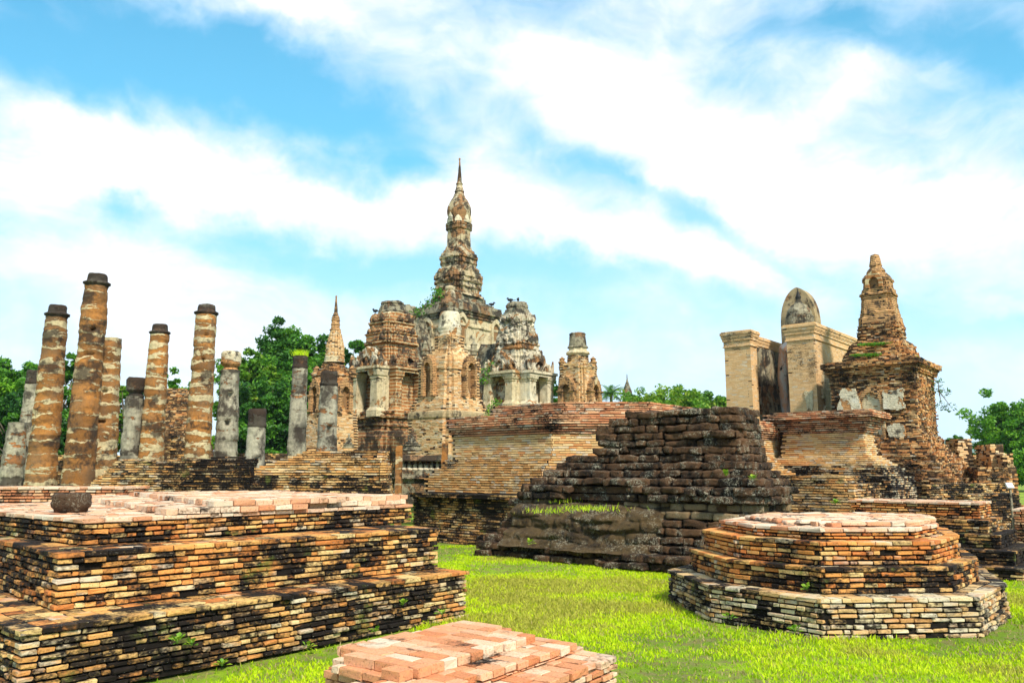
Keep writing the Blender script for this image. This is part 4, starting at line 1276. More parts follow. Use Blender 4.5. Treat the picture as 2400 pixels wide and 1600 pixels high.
# blackened buttress and window openings on the body
for k, (nrm, tt) in enumerate(((-B, (-.9, .9)), (-A, (-.5, .8)))):
    fr = face_r(RD0, at(1200 + h4(322), 800, YM)[0])
    tx = np.array([-nrm[1], nrm[0]])
    for s in tt:
        fb = MB(); bb = MB(); q = np.array(mcx) + nrm * fr + tx * s * 1.6
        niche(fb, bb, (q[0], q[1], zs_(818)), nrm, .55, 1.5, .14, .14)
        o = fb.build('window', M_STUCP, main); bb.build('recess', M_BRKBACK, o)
mb = MB(); q = np.array(mcx) - A * 3.55 + B * .4
loft(mb, RD1, q, [(0, 1.9), (zs_(960), 1.8), (zs_(880), 1.5), (zs_(800), 1.2), (zs_(760), .8), (zs_(735), .4)], seg=.16, disp=.20, nsc=1.4, fine=.05)
mb.build('ruined_buttress', M_GREYST, main)
mb = MB(); q = np.array(mcx) - B * 4.0 - A * .5
loft(mb, RD1, q, [(0, 2.4), (zs_(960), 2.1), (zs_(880), 1.7), (zs_(830), 1.3)], seg=.16, disp=.20, nsc=1.6, fine=.05)
mb.build('ruined_buttress', M_GREYST, main)

# --- left prang ------------------------------------------------------
def prang(name, label, cpx, Yd, sc_, tops, mats, white, porch_px, base_py, porch_top, group='towers around the main stupa', sk=.1):
    """corner tower: cap rings, antefix tiers, body with porches, moulded base"""
    c = (at(cpx, 830, Yd)[0], Yd)
    root = thing(name, label, 'tower', (c[0], Yd, 0), group)
    zz_ = lambda py: at(1200, py, Yd)[2]; rr_ = lambda hw, py: at(1200 + hw, py, Yd)[0]
    m_top, m_body, m_porch, m_base = mats
    return root, c, zz_, rr_
y3 = lambda y: 650 + y / 3.485
h3 = lambda h: h / 3.485
YL = 40.0
root, c, zz_, rr_ = prang('corner_tower', 'left corner tower of dark laterite and cream stucco with row of antefixes under its cap', 917, YL, 1, None, (0, 0, 0, 0), 0, 0, 0, 0)
L3 = lambda l: [(y3(a), h3(b)) for a, b in l]
PL(root, 'cap', M_GREYST, ngon(14), c, YL, L3([(203, 80), (206, 92), (222, 95), (226, 88), (240, 90), (243, 98), (256, 100), (260, 106), (285, 114), (290, 118), (296, 112), (312, 124)]), seg=.12, disp=.05, nsc=3, fine=.02)
PL(root, 'upper_storey', M_STUCB, RD3, c, YL, L3([(308, 150), (312, 168), (380, 170), (384, 192), (396, 192), (400, 178), (425, 178), (430, 188), (440, 188), (445, 196), (470, 200), (474, 214), (482, 214), (486, 204), (540, 206), (545, 222), (560, 222), (566, 190)]), seg=.11, disp=.06, nsc=3.0, fine=.045)
antefixes(root, M_STUCBD, ngon(13, .2), c, rr_(h3(160), y3(350)), zz_(y3(378)), .36, .42, .10)
antefixes(root, M_STUCBD, RD3, c, rr_(h3(192), y3(440)), zz_(y3(470)), .30, .34, .08, sk=.25)
antefixes(root, M_STUCBD, RD2, c, rr_(h3(206), y3(520)), zz_(y3(542)), .36, .42, .08, sk=.3)
PL(root, 'body', M_STUCB, RD3, c, YL, L3([(560, 188), (590, 188), (595, 196), (610, 196), (615, 190), (780, 192), (790, 205), (810, 205), (815, 195), (1060, 200), (1070, 215), (1100, 218), (1110, 250), (1130, 252)]), seg=.13, disp=.05, nsc=2.4, fine=.02)
SQ = np.array([(-1, -1), (1, -1), (1, 1), (-1, 1)]) @ np.array([[A[0], A[1]], [B[0], B[1]]])
def porch(root, c, nrm, off_, w, dep, z0, z1, mat, matw, nh, open_w, pil=.22, name='porch'):
    """projecting porch: two stout pilasters, lintel with antefixes, arched pediment, dark opening"""
    nrm = np.array(nrm); tx = np.array([-nrm[1], nrm[0]]); q = np.array(c[:2]) + nrm * off_
    mb = MB(); SQc = SQ
    H = z1 - z0
    for s in (-1, 1):
        pc = q + tx * s * (open_w / 2 + pil) + nrm * dep
        loft(mb, SQc, pc, [(z0 - .3, pil * 1.5), (z0, pil * 1.5), (z0 + .06, pil * 1.3), (z0 + .16, pil * 1.05), (z0 + H * .80, pil), (z0 + H * .82, pil * 1.2), (z0 + H * .86, pil * 1.08), (z0 + H * .9, pil * 1.35), (z0 + H * .97, pil * 1.45), (z1, pil * 1.5)], seg=.09, disp=.02, nsc=4)
    hw = open_w / 2 + pil * 2.3
    def slab(za, zb, o0, ow):
        P = ccw([q - tx * ow - nrm * .1, q + tx * ow - nrm * .1, q + tx * ow + nrm * (dep + pil * 1.5 + o0), q - tx * ow + nrm * (dep + pil * 1.5 + o0)])
        ctr = P.mean(0); loft(mb, (P - ctr), ctr, [(za, 1), (zb, 1)], seg=.12, disp=.02)
    # side walls
    for s in (-1, 1):
        a = q + tx * s * (open_w / 2 + pil * .9); b = q + tx * s * hw * .96
        P = ccw([a - nrm * .1, b - nrm * .1, b + nrm * dep, a + nrm * dep]); ctr = P.mean(0)
        loft(mb, P - ctr, ctr, [(z0 - .3, 1), (z1, 1)], seg=.14, disp=.02)
    slab(z1 + .003, z1 + .13, .0, hw * 1.04); slab(z1 + .133, z1 + .26, .07, hw * 1.1)
    mb.build(name, matw, root)
    fb = MB(); bb = MB()
    qq = q + nrm * (dep - .12)
    niche(fb, None, (qq[0], qq[1], z1 + .25), nrm, open_w * .9, nh * .62, .20, .25, flame=.12)
    v = [(-hw * .9, 0), (-hw * .85, nh * .4), (-hw * .4, nh * .85), (0, nh * 1.12), (hw * .4, nh * .85), (hw * .85, nh * .4), (hw * .9, 0)]
    P3_ = [[qq[0] + tx[0] * x_ + nrm[0] * o_, qq[1] + tx[1] * x_ + nrm[1] * o_, z1 + .25 + y_] for o_ in (.06, -.3) for x_, y_ in v]
    n_ = len(v)
    fb.add(P3_, [list(range(n_))[::-1], list(range(n_, 2 * n_))] + [[i, i + 1, n_ + i + 1, n_ + i] for i in range(n_ - 1)])
    for s in np.linspace(-.9, .9, 9):
        leaf_slab(fb, (q + tx * hw * s + nrm * (dep + pil * .9 + rng.normal(0, .03))).tolist() + [z1 + .24], nrm, hw * .20, nh * (.35 + .35 * abs(s)) * rng.uniform(.7, 1.2), .07, lean=rng.normal(0, .08))
    for s in np.linspace(-.8, .8, 7):
        leaf_slab(fb, (qq + tx * hw * s + nrm * .05).tolist() + [z1 + .25 + nh * (.85 - .8 * s * s)], nrm, hw * .22, nh * .34 * rng.uniform(.7, 1.3), .08, lean=rng.normal(0, .05))
    fb.build('pediment', mat, root)
    bm2 = MB(); P = ccw([q - tx * open_w * .6 - nrm * .05, q + tx * open_w * .6 - nrm * .05, q + tx * open_w * .6 + nrm * .03, q - tx * open_w * .6 + nrm * .03]); ctr = P.mean(0)
    loft(bm2, P - ctr, ctr, [(z0, 1), (z1, 1)], seg=.2, disp=.01); bm2.build('doorway_back', M_STUCB, root)
zA = zz_(y3(1105)); zB = zz_(y3(800)); fr = face_r(RD3, rr_(h3(195), y3(900)))
porch(root, c, -A, fr, 1, .50, zA, zB, M_STUCWD, M_STUCP, .95, 1.05, .24)
porch(root, c, -B, fr, 1, .30, zA, zB, M_STUCBD, M_STUCB, .85, 1.15, .20)
PL(root, 'base', M_STUCBD, RD2, c, YL, L3([(1100, 250), (1108, 312), (1122, 318), (1126, 300), (1140, 300), (1146, 318), (1160, 322), (1164, 296), (1200, 292), (1206, 306), (1225, 310), (1230, 290), (1260, 290), (1266, 320), (1300, 326), (1306, 345), (1420, 350), (1600, 352)]), seg=.16, disp=.07, nsc=2, fine=.03)

# --- right prang -----------------------------------------------------
YR = 41.0
y6 = lambda y: 680 + y / 4.48
h6 = lambda h: h / 4.48
L6 = lambda l: [(y6(a), h6(b)) for a, b in l]
root, c, zz_, rr_ = prang('corner_tower', 'right corner tower, whitest one with broken white stucco antefixes and tall porches', 1212, YR, 1, None, (0,) * 4, 0, 0, 0, 0)
PL(root, 'cap', M_GREYST, ngon(14), c, YR, L6([(133, 80), (138, 100), (158, 106), (162, 112), (190, 114), (194, 104), (205, 106), (210, 122), (232, 128), (236, 138), (262, 144)]), seg=.12, disp=.05, nsc=3, fine=.02)
PL(root, 'upper_storey', M_STUCWD, RD3, c, YR, L6([(258, 150), (262, 168), (345, 172), (350, 188), (362, 190), (366, 176), (395, 178), (400, 190), (412, 192), (418, 184), (470, 200), (476, 214), (560, 222), (570, 238), (588, 240), (592, 226), (620, 226), (626, 238), (640, 238), (646, 214)]), seg=.10, disp=.07, nsc=3.0, fine=.05)
antefixes(root, M_STUCWD, ngon(13, .1), c, rr_(h6(160), y6(300)), zz_(y6(346)), .36, .46, .12)
antefixes(root, M_STUCWD, RD3, c, rr_(h6(215), y6(480)), zz_(y6(562)), .30, .48, .12, sk=.1)
antefixes(root, M_STUCWD, RD2, c, rr_(h6(190), y6(400)), zz_(y6(470)), .32, .42, .10, sk=.1)
antefixes(root, M_STUCWD, RD3, c, rr_(h6(178), y6(400)), zz_(y6(396)), .26, .26, .08, sk=.1)
PL(root, 'body', M_STUCW, RD3, c, YR, L6([(640, 222), (700, 222), (706, 230), (720, 230), (726, 222), (1180, 232), (1200, 250), (1230, 260), (1400, 262)]), seg=.13, disp=.05, nsc=2.4, fine=.02)
zA = zz_(y6(1215)); zB = zz_(y6(935)); fr = face_r(RD3, rr_(h6(225), y6(900)))
porch(root, c, -A, fr, 1, .40, zA, zB, M_STUCWD, M_STUCP, .95, 1.0, .22)
porch(root, c, -B, fr, 1, .45, zA, zB, M_STUCWD, M_STUCW, .95, .95, .24)
PL(root, 'base', M_STUCK, RD2, c, YR, [(952, 72), (954, 80), (960, 82), (1100, 86), (1200, 88)], seg=.2, disp=.06)

# --- small stucco-and-brick chedi in front ---------------------------
YC = 33.0
y5 = lambda y: 680 + y / 3.136
h5 = lambda h: h / 3.136
L5 = lambda l: [(y5(a), h5(b)) for a, b in l]
cc = (at(1053, 830, YC)[0], YC)
root = thing('small_chedi', 'brick chedi with arched niches and white bell, standing before the main tower', 'stupa', (cc[0], YC, 0), 'towers around the main stupa')
PL(root, 'ringed_neck', M_STUCK, CIRC, cc, YC, [(670, 4), (672, 11), (679, 12), (681, 9), (684, 11), (686, 12), (696, 12.5), (700, 14), (703, 15)], seg=.05, disp=.02, smooth=True)
PL(root, 'lotus_ring', M_GREYST, ngon(20), cc, YC, [(702, 15), (705, 19), (709, 21), (713, 22), (718, 21), (722, 20), (729, 22), (733, 21)], seg=.06, disp=.03)
PL(root, 'bell', M_STUCW, CIRC, cc, YC, [(732, 21), (738, 24), (745, 25), (760, 25.5), (768, 27), (772, 29), (775, 26), (778, 27.5), (781, 27), (784, 25), (789, 26)], seg=.06, disp=.025, nsc=4, smooth=True)
bk = Bricks(); core = MB(); mb = MB()
pr = prof_px(YC, [(788, 36), (796, 36), (798, 34), (818, 36), (820, 42), (826, 44), (832, 52), (838, 60), (846, 66), (852, 74), (870, 75), (873, 71), (932, 73), (934, 78), (946, 84), (952, 88), (985, 90), (988, 94), (1060, 94), (1130, 96)])
pz = np.array([a for a, b in pr]); pv = np.array([b for a, b in pr])
def pf(z): return RD2 * float(np.interp(z, pz, pv)) + np.array(cc)
def split_brick(root, name, mat, pf, za, zb, ch=.06, bl=.26, jn=.006, core_mat=None, **kw):
    bk = Bricks(); core = MB(); mb = MB()
    courses(bk, core, pf, za, zb, ch=ch, bl=bl, bd=.22, gap=.009, jn=jn, hide=hidef, inset=.014, hdr=.4, **kw)
    bk.into(mb, 'box', jit=.003, yaw=.012 if jn < .02 else .03); o = mb.build(name, mat, root); core.build('mortar_core', core_mat or M_MORTAR3, o); return o
zc = lambda py: at(1200, py, YC)[2]
split_brick(root, 'upper_tiers', M_FAR, pf, zc(872), zc(788))
split_brick(root, 'body', M_FAR, pf, zc(934), zc(872))
split_brick(root, 'base', M_FAR, pf, zc(1100), zc(934))
PL(root, 'plaster_band', M_STUCPD, RD2, cc, YC, [(967, 91), (969, 94), (974, 95), (982, 95), (985, 92)], seg=.08, disp=.03)
fr = face_r(RD2, float(np.interp(zc(900), pz, pv)))
cube_niches(root, cc, fr, zc(932), zc(872) - zc(932) + .30, .42, M_BRKLOFT, depth=.26, fw=.12)
for dx, dy in ((-1, 0), (1, 0)):
    q = np.array(cc) + np.array([dx * 1.02, .1 if dx > 0 else 0]); mb = MB()
    corner_turret(mb, q, zc(832), .16, .62); mb.build('corner_turret', M_GREYST, root)

# --- brick chedi, left, with tall ringed spire ------------------------
YS = 36.0
y2 = lambda y: 650 + y / 3.136
L2 = lambda l: [(y2(a), b / 3.136) for a, b in l]
cs = (at(783, 800, YS)[0], YS)
root = thing('spired_brick_chedi', 'orange brick chedi with ringed conical spire, left of the towers', 'stupa', (cs[0], YS, 0), 'towers around the main stupa')
PL(root, 'spire', M_BRKLOFT, CIRC, (at(787, 740, YS)[0], YS), YS, L2([(134, 3), (138, 7), (146, 7), (150, 5), (200, 9), (262, 14), (272, 20), (278, 18), (286, 26), (292, 24), (300, 30), (306, 27), (316, 34), (322, 28), (340, 30), (348, 35), (356, 30), (376, 32), (384, 42), (392, 40)]), seg=.06, disp=.015, smooth=False)
pr = prof_px(YS, L2([(388, 38), (420, 45), (425, 50), (445, 50), (450, 56), (470, 60), (495, 62), (500, 68), (560, 68), (565, 74), (575, 72), (582, 68), (618, 70), (624, 80), (640, 80)]))
pz2 = np.array([a for a, b in pr]); pv2 = np.array([b for a, b in pr])
zc = lambda py: at(1200, py, YS)[2]
c15 = (at(785, 820, YS)[0], YS)
pfb = lambda z: ngon(18) * float(np.interp(z, pz2, pv2)) + np.array(c15)
split_brick(root, 'ringed_cone', M_FAR, pfb, zc(y2(585)), zc(y2(388)), ch=.065, bl=.26, jn=.008)
PL(root, 'plaster_band', M_STUCP, CIRC, c15, YS, L2([(583, 68), (587, 71), (618, 72), (622, 76), (626, 82)]), seg=.07, disp=.015)
pr = prof_px(YS, L2([(622, 78), (640, 80), (645, 86), (668, 88), (672, 96), (700, 110), (715, 150), (725, 158), (730, 150), (760, 150), (990, 156), (1000, 166), (1010, 190), (1100, 192), (1105, 198), (1290, 202), (1500, 206)]))
pz3 = np.array([a for a, b in pr]); pv3 = np.array([b for a, b in pr])
pfc = lambda z: RD2 * float(np.interp(z, pz3, pv3)) + np.array(cs)
split_brick(root, 'square_body', M_ROUGH, pfc, zc(y2(1000)), zc(y2(624)))
split_brick(root, 'base', M_FAR, pfc, zc(1110), zc(y2(1000)))
fr = face_r(RD2, float(np.interp(zc(y2(900)), pz3, pv3)))
cube_niches(root, cs, fr, zc(y2(990)), zc(y2(810)) - zc(y2(990)), .42, M_BRKLOFT, depth=.24, fw=.16)
for px in (742, 826):
    x_ = at(px, 870, YS)[0]; mb = MB()
    corner_turret(mb, (x_, YS), zc(885), .20, .55); mb.build('corner_turret', M_BRKLOFT, root)

# --- small brick chedi, right ----------------------------------------
YK = 40.0
ck = (at(1355, 870, YK)[0], YK)
root = thing('small_chedi', 'small orange brick chedi with grey drum stump on top, right of the white tower', 'stupa', (ck[0], YK, 0), 'towers around the main stupa')
PL(root, 'drum', M_GREYST, ngon(16), ck, YK, L6([(452, 74), (456, 86), (470, 88), (474, 84), (500, 88), (590, 98), (596, 108), (608, 108), (612, 100)]), seg=.09, disp=.04, nsc=4, fine=.02)
PL(root, 'collar', M_STUCP, ngon(8, .3), ck, YK, L6([(610, 98), (640, 100), (644, 112), (655, 130), (672, 134), (678, 116), (690, 112)]), seg=.09, disp=.03)
pr = prof_px(YK, L6([(688, 112), (760, 118), (766, 126), (775, 160), (785, 196), (800, 204), (830, 206), (836, 198), (895, 198), (900, 206), (1000, 214), (1120, 220), (1300, 224), (1500, 226)]))
pz4 = np.array([a for a, b in pr]); pv4 = np.array([b for a, b in pr])
pfk = lambda z: RD2 * float(np.interp(z, pz4, pv4)) + np.array(ck)
zc = lambda py: at(1200, py, YK)[2]
split_brick(root, 'upper_body', M_OCHRE, pfk, zc(y6(900)), zc(y6(688)))
split_brick(root, 'lower_body', M_FAR, pfk, zc(y6(1300)), zc(y6(900)))
fr = face_r(RD2, float(np.interp(zc(y6(1000)), pz4, pv4)))
cube_niches(root, ck, fr, zc(y6(1200)), zc(y6(1000)) - zc(y6(1200)), .5, M_BRKLOFT, depth=.26, fw=.2)
for px in (1317, 1390):
    mb = MB(); corner_turret(mb, (at(px, 850, YK)[0], YK - .1), zc(856), .17, .42); mb.build('corner_turret', M_BRKLOFT, root)

# --- distant grey chedi ----------------------------------------------
YD = 75.0
cd = (at(1471, 950, YD)[0], YD)
root = thing('distant_chedi', 'far small grey stupa with pointed lotus bud roof beside the palm', 'stupa', (cd[0], YD, 0))
PL(root, 'lotus_bud', M_GREYST, CIRC, cd, YD, [(876, .4), (880, .8), (888, 1.2), (895, 3), (903, 6), (910, 8.5), (918, 11), (922, 11), (926, 8)], seg=.08, disp=.02, smooth=True)
PL(root, 'shaft', M_STUCCO, OCT, cd, YD, [(925, 9), (930, 10), (934, 10.5), (936, 12.5), (941, 12.5), (943, 10.5), (980, 11.5), (1000, 12), (1080, 16), (1110, 22)], seg=.12, disp=.04)

# ================================================================== mondop with the standing Buddha
MC = np.array([at(1920, 1000, 30.0)[0], 30.0])
mon = thing('tall_brick_shrine', 'tall roofless ochre brick shrine of two parallel walls, right of centre', 'shrine', (MC[0] + 1.5, MC[1] + 4, 0))
def zm(py, Yd=30.0): return at(1200, py, Yd)[2]
ZT = zm(756)
for (ta, tb, l0_, la) in ((0, 1.06, 0, 6.5), (2.54, 3.66, 0, .62), (3.02, 3.62, .84, 6.5)):
    base = ccw([MC + B * ta + A * l0_, MC + B * ta + A * la, MC + B * tb + A * la, MC + B * tb + A * l0_])
    tab = [(1.5, .16), (2.2, .08), (ZT - .62, 0), (ZT - .56, .05), (ZT - .36, .02), (ZT - .29, .06), (ZT - .22, .08), (ZT - .15, .10), (ZT - .02, .13), (ZT + .05, .09)]
    brick_part('wall', mon, M_SHRINE, steps(base, tab), .0, ZT + .02, 'box', jit=.001, yaw=.002, core_mat=M_MORTAR2, ch=.050, bl=.22, bd=.16, gap=.005, jn=.0018, hdr=.2, hide=None, inset=.008)
# plaster sheet left on the right wall's side, a thin real layer
def patch(root, p0, tx, nrm, w, h, mat, name='plaster_patch', th=.035, seed=0.0, cells=26):
    """irregular remnant of plaster standing proud of the brick face"""
    mb = MB(); nx = cells; nz = int(cells * h / w)
    X_, Z_ = np.meshgrid((np.arange(nx + 1)) / nx, (np.arange(nz + 1)) / nz)
    P = np.stack([X_.ravel() * w, np.zeros(X_.size) + seed, Z_.ravel() * h], 1)
    e = np.minimum(np.minimum(X_, 1 - X_) * w, np.minimum(Z_, 1 - Z_) * h).ravel()
    val = fbm(P * 1.6 + seed, 4) * .55 + e / (min(w, h) * .5)
    inn = (val > .28).reshape(X_.shape)
    V = []; 
    base = np.array(p0)
    pts = base[None] + np.outer(P[:, 0], [tx[0], tx[1], 0]) + np.outer(P[:, 2], [0, 0, 1])
    fr = pts + np.array([nrm[0], nrm[1], 0]) * th + rng.normal(0, .003, pts.shape)
    ids = np.arange(len(pts)).reshape(X_.shape); F = []
    ok = inn[:-1, :-1] & inn[1:, :-1] & inn[:-1, 1:] & inn[1:, 1:]
    n0 = len(pts)
    nyy, nxx = ok.shape
    for i in range(nyy):
        for j in range(nxx):
            if ok[i, j]:
                q = [ids[i, j], ids[i, j + 1], ids[i + 1, j + 1], ids[i + 1, j]]
                F.append(q)
                for (di, dj, a_, b_) in ((-1, 0, 0, 1), (0, 1, 1, 2), (1, 0, 2, 3), (0, -1, 3, 0)):
                    ii, jj = i + di, j + dj
                    if not (0 <= ii < nyy and 0 <= jj < nxx and ok[ii, jj]):
                        F.append([q[a_], q[a_] + n0, q[b_] + n0, q[b_]])
    if F:
        mb.add(np.concatenate([fr, pts - np.array([nrm[0], nrm[1], 0]) * .03]), F)
        mb.build(name, mat, root)
patch(mon, (MC[0] + A[0] * .1 - B[0] * .02, MC[1] + A[1] * .1 - B[1] * .02, 2.3), A, -B, 4.6, 3.6, M_STUCP, seed=2.2, cells=50, th=.05)
q = MC + B * .62 + nA * .0
patch(mon, (MC[0] + B[0] * .55, MC[1] + B[1] * .55, 2.2), -B, -A, .5, 2.6, M_STUCP, seed=5.2, cells=22)
# arched back wall behind the head
ac = MC + B * 1.8 + A * 3.7
mb = MB(); W_ = 1.52; zt_ = at(1888, 676, ac[1])[2]
q = arch_pts(W_, zt_, n=14, point=.15, sp=zt_ - 1.75)
fr_ = [[ac[0] + B[0] * -x_ + nA[0] * .3, ac[1] + B[1] * -x_ + nA[1] * .3, y_] for x_, y_ in q]
bk_ = [[ac[0] + B[0] * -x_ + A[0] * .35, ac[1] + B[1] * -x_ + A[1] * .35, y_] for x_, y_ in q]
n_ = len(q)
mb.add(fr_ + bk_, [list(range(n_)), list(range(n_, 2 * n_))[::-1]] + [[i, n_ + i, n_ + i + 1, i + 1] for i in range(n_ - 1)])
mb.build('arched_back_wall', M_STUCPD, mon)
mb = MB()
P = ccw([MC + B * 1.1 + A * 2.2, MC + B * 2.5 + A * 2.2, MC + B * 2.5 + A * 2.9, MC + B * 1.1 + A * 2.9]); ctr = P.mean(0)
ins = MB(); P2_ = ccw([MC + B * 2.84 + A * 1.5, MC + B * 2.92 + A * 1.5, MC + B * 2.92 + A * 6, MC + B * 2.84 + A * 6]); ctr2 = P2_.mean(0)
loft(ins, P2_ - ctr2, ctr2, [(0, 1), (zm(800), 1), (zm(785), .98)], seg=.12, disp=.05)
ins.build('gap_shade_lining', M_GREYST, mon)  # dark sheet on the inner wall face, its tone standing for the gap's shade

# standing figure between the walls (statue)
def skin_figure(root_name, label, cat, joints, edges, radii, loc, mat, sub=2):
    me = bpy.data.meshes.new(root_name)
    me.from_pydata(joints, edges, [])
    o = bpy.data.objects.new(root_name, me); COL.objects.link(o); o.location = loc
    sk = o.modifiers.new('skin', 'SKIN'); sk.use_smooth_shade = True
    for i, r_ in enumerate(radii):
        r_ = r_ if isinstance(r_, tuple) else (r_, r_)
        me.skin_vertices[0].data[i].radius = r_
        me.skin_vertices[0].data[i].use_root = (i == 0)
    sb = o.modifiers.new('sub', 'SUBSURF'); sb.levels = sub; sb.render_levels = sub
    me.materials.append(mat)
    return o
sc_p = MC + B * 1.78 + A * 1.9
hd = sc_p + A * .95
sc_p = np.array([at(1872, 735, hd[1] + .35)[0], hd[1] + .35])
ST = 8.1
def J(x, z, y=0):
    x = x * .86
    return (B[0] * -x * ST + nA[0] * y * ST, B[1] * -x * ST + nA[1] * y * ST, z * ST)
jts = [J(0, .50), J(0, .62), J(0, .74), J(0, .83), J(0, .87), J(0, .90, .004), J(0, .94, .004),
       J(-.10, .80), J(-.125, .64), J(-.115, .50, .01), J(-.11, .44, .015),
       J(.10, .80), J(.125, .64), J(.115, .50, .01), J(.11, .44, .015),
       J(-.045, .46), J(-.05, .26), J(-.05, .05), J(-.05, .02, .05), J(.045, .46), J(.05, .26), J(.05, .05), J(.05, .02, .05)]
eds = [(0, 1), (1, 2), (2, 3), (3, 4), (4, 5), (5, 6), (3, 7), (7, 8), (8, 9), (9, 10), (3, 11), (11, 12), (12, 13), (13, 14), (0, 15), (15, 16), (16, 17), (17, 18), (0, 19), (19, 20), (20, 21), (21, 22)]
rad = [.085, .07, .09, .06, .028, .045, .045, .035, .028, .022, .018, .035, .028, .022, .018, .055, .042, .03, .02, .055, .042, .03, .02]
rad = [r_ * ST for r_ in rad]
m, g = mat_new('statue_stucco')
nz_ = g.noise(g.vm('MULTIPLY', g.P, (1, 1, .4)), 2.2, 6, .65)
cst = g.mix(g.step(nz_, .42, .58), (.62, .34, .20), (.52, .50, .44)); cst = g.mix(g.step(g.noise(g.P, 3.1, 6, .7), .56, .64), cst, (.02, .018, .016))
M_STATUE = finish(m, g, cst, .85, g.noise(g.P, 12, 4), .03)
st = thing('standing_buddha_statue', 'colossal standing statue seen in the gap between the two shrine walls', 'statue', (sc_p[0], sc_p[1], 0))
def child(o, parent):
    o.parent = parent; o.location = (o.location[0] - parent.location[0], o.location[1] - parent.location[1], o.location[2] - parent.location[2]); return o
bd_ = skin_figure('body', None, None, jts, eds, rad, (sc_p[0], sc_p[1], .4), M_STATUE); child(bd_, st)
mb = MB()   # long robe hanging to the shins
rob = np.array([(math.cos(a_) * .78, math.sin(a_) * .50) for a_ in np.arange(24) * 2 * math.pi / 24]) @ np.array([[B[0], B[1]], [A[0], A[1]]])
loft(mb, rob, sc_p, [(.9, .95), (2.2, .85), (3.9, .80), (5.2, .72), (6.6, .80), (7.2, .62), (7.45, .3)], seg=.12, disp=.03)
mb.build('robe', M_GREYST, st, smooth=True)
# head: hair cap of curls, topknot and flame finial
hc = np.array(at(1872, 745, sc_p[1] + 1.1)); 
hy = float(hd[1]); zt0 = at(1200, 752, hy)[2]; zt1 = at(1200, 730, hy)[2]; zt2 = at(1200, 713, hy)[2]; zt3 = at(1200, 675, hy)[2]
hp = (at(1873, 735, hy)[0], hy)
mb = MB(); loft(mb, ngon(24), hp, [(zt0 - 1.5, .12), (zt0 - 1.4, .34), (zt0 - .9, .42), (zt0 - .2, .50), (zt0, .52), (zt1 - .12, .47)], seg=.07, disp=.01); mb.build('head', M_STUCW, st, smooth=True)
mb = MB(); loft(mb, ngon(28), hp, [(zt1 - .2, .52), (zt1, .49), (zt1 + .1, .42), (zt2 - .06, .32), (zt2, .22), (zt2 + .08, .15), (zt2 + .2, .10)], seg=.05, disp=.015)
bkk = Bricks()
for zz0, rr0 in [(zt0 - .15 + i * .09, .53 - .05 * max(0, i - 3)) for i in range(9)]:
    kk = int(2 * math.pi * rr0 / .10)
    aa = np.arange(kk) * 2 * math.pi / kk + rng.random()
    bkk.put(np.stack([hp[0] + np.cos(aa) * rr0, hp[1] + np.sin(aa) * rr0, np.full(kk, zz0)], 1), np.stack([-np.sin(aa), np.cos(aa)], 1), np.full((kk, 3), .05), rng.random((kk, 3)))
bkk.into(mb, 'round', jit=.002); mb.build('curled_hair', M_GREYST, st, smooth=True)
mb = MB(); loft(mb, ngon(12), hp, [(zt2 + .1, .13), (zt2 + .2, .10), (zt2 + .32, .12), (zt2 + .45, .06), (zt3 - .15, .025), (zt3, .012)], seg=.04, disp=.004); mb.build('flame_finial', M_BLACK, st, smooth=True)

# ================================================================== right brick chedi
K0 = np.array([at(2153, 1000, 27.0)[0], 27.0]); SB = 2.85
kc = K0 + A * SB / 2 + B * SB / 2
rc = thing('ruined_brick_chedi', 'big crumbling red brick stupa with weeds on its shoulders, at right', 'stupa', (kc[0], kc[1], 0))
YK2 = float(kc[1])
y7 = lambda y: 580 + y / 2.613
L7 = lambda l: [(y7(a), b / 2.613) for a, b in l]
def zk(py, Yd=YK2): return at(1200, py, Yd)[2]
ztb = at(2153, 838, 27.0)[2]
bodyP = rect(kc, SB / 2, SB / 2)
tab = [(.5, 2.1), (.9, 1.8), (1.2, 1.55), (1.5, 1.25), (1.75, 1.0), (2.0, .78), (2.2, .60), (2.35, .46), (2.5, .34), (2.65, .24), (2.8, .16), (2.95, .08), (ztb - .75, .0), (ztb - .45, .02), (ztb - .36, .08), (ztb - .28, .12), (ztb - .20, .17), (ztb - .02, .24), (ztb + .1, .1)]
def rough_poly(f, amt, sc0=1.3):
    def h(z):
        P = f(z); 
        return offset(P, float(fbm(np.array([[z * 4.0, 1.3, 2.2]]), 2)[0]) * amt)
    return h
def sub_poly(P, k):
    out = []
    for i in range(len(P)):
        for j in range(k): out.append(P[i] + (P[(i + 1) % len(P)] - P[i]) * j / k)
    return np.array(out)
def rough2(f, amt, k=6, fq=.9):
    """eroded faces: every course bulges and retreats in its own places"""
    def h(z):
        P = f(z); Q = sub_poly(P, k)
        c_ = Q.mean(0); dvec = Q - c_; dn = dvec / np.linalg.norm(dvec, axis=1, keepdims=True)
        nn = fbm(np.c_[Q * fq, np.full(len(Q), z * .9 * 1.0)], 3)
        return Q + dn * (nn * amt)[:, None]
    return h
split_brick(rc, 'rubble_skirt', M_ROUGH, rough2(steps(bodyP, tab), .30, 7), .0, 2.35, ch=.062, bl=.27, jn=.035, miss=.04)
split_brick(rc, 'square_body', M_ROUGH, rough2(steps(bodyP, tab), .09, 7), 2.35, ztb - .5, ch=.060, bl=.25, jn=.030, miss=.03)
split_brick(rc, 'cornice', M_ROUGH, rough2(steps(bodyP, tab), .04, 6), ztb - .5, ztb + .06, ch=.062, bl=.27, jn=.012)
c7 = (at(2066, 760, YK2)[0], YK2); c7u = (at(2061, 700, YK2)[0], YK2)
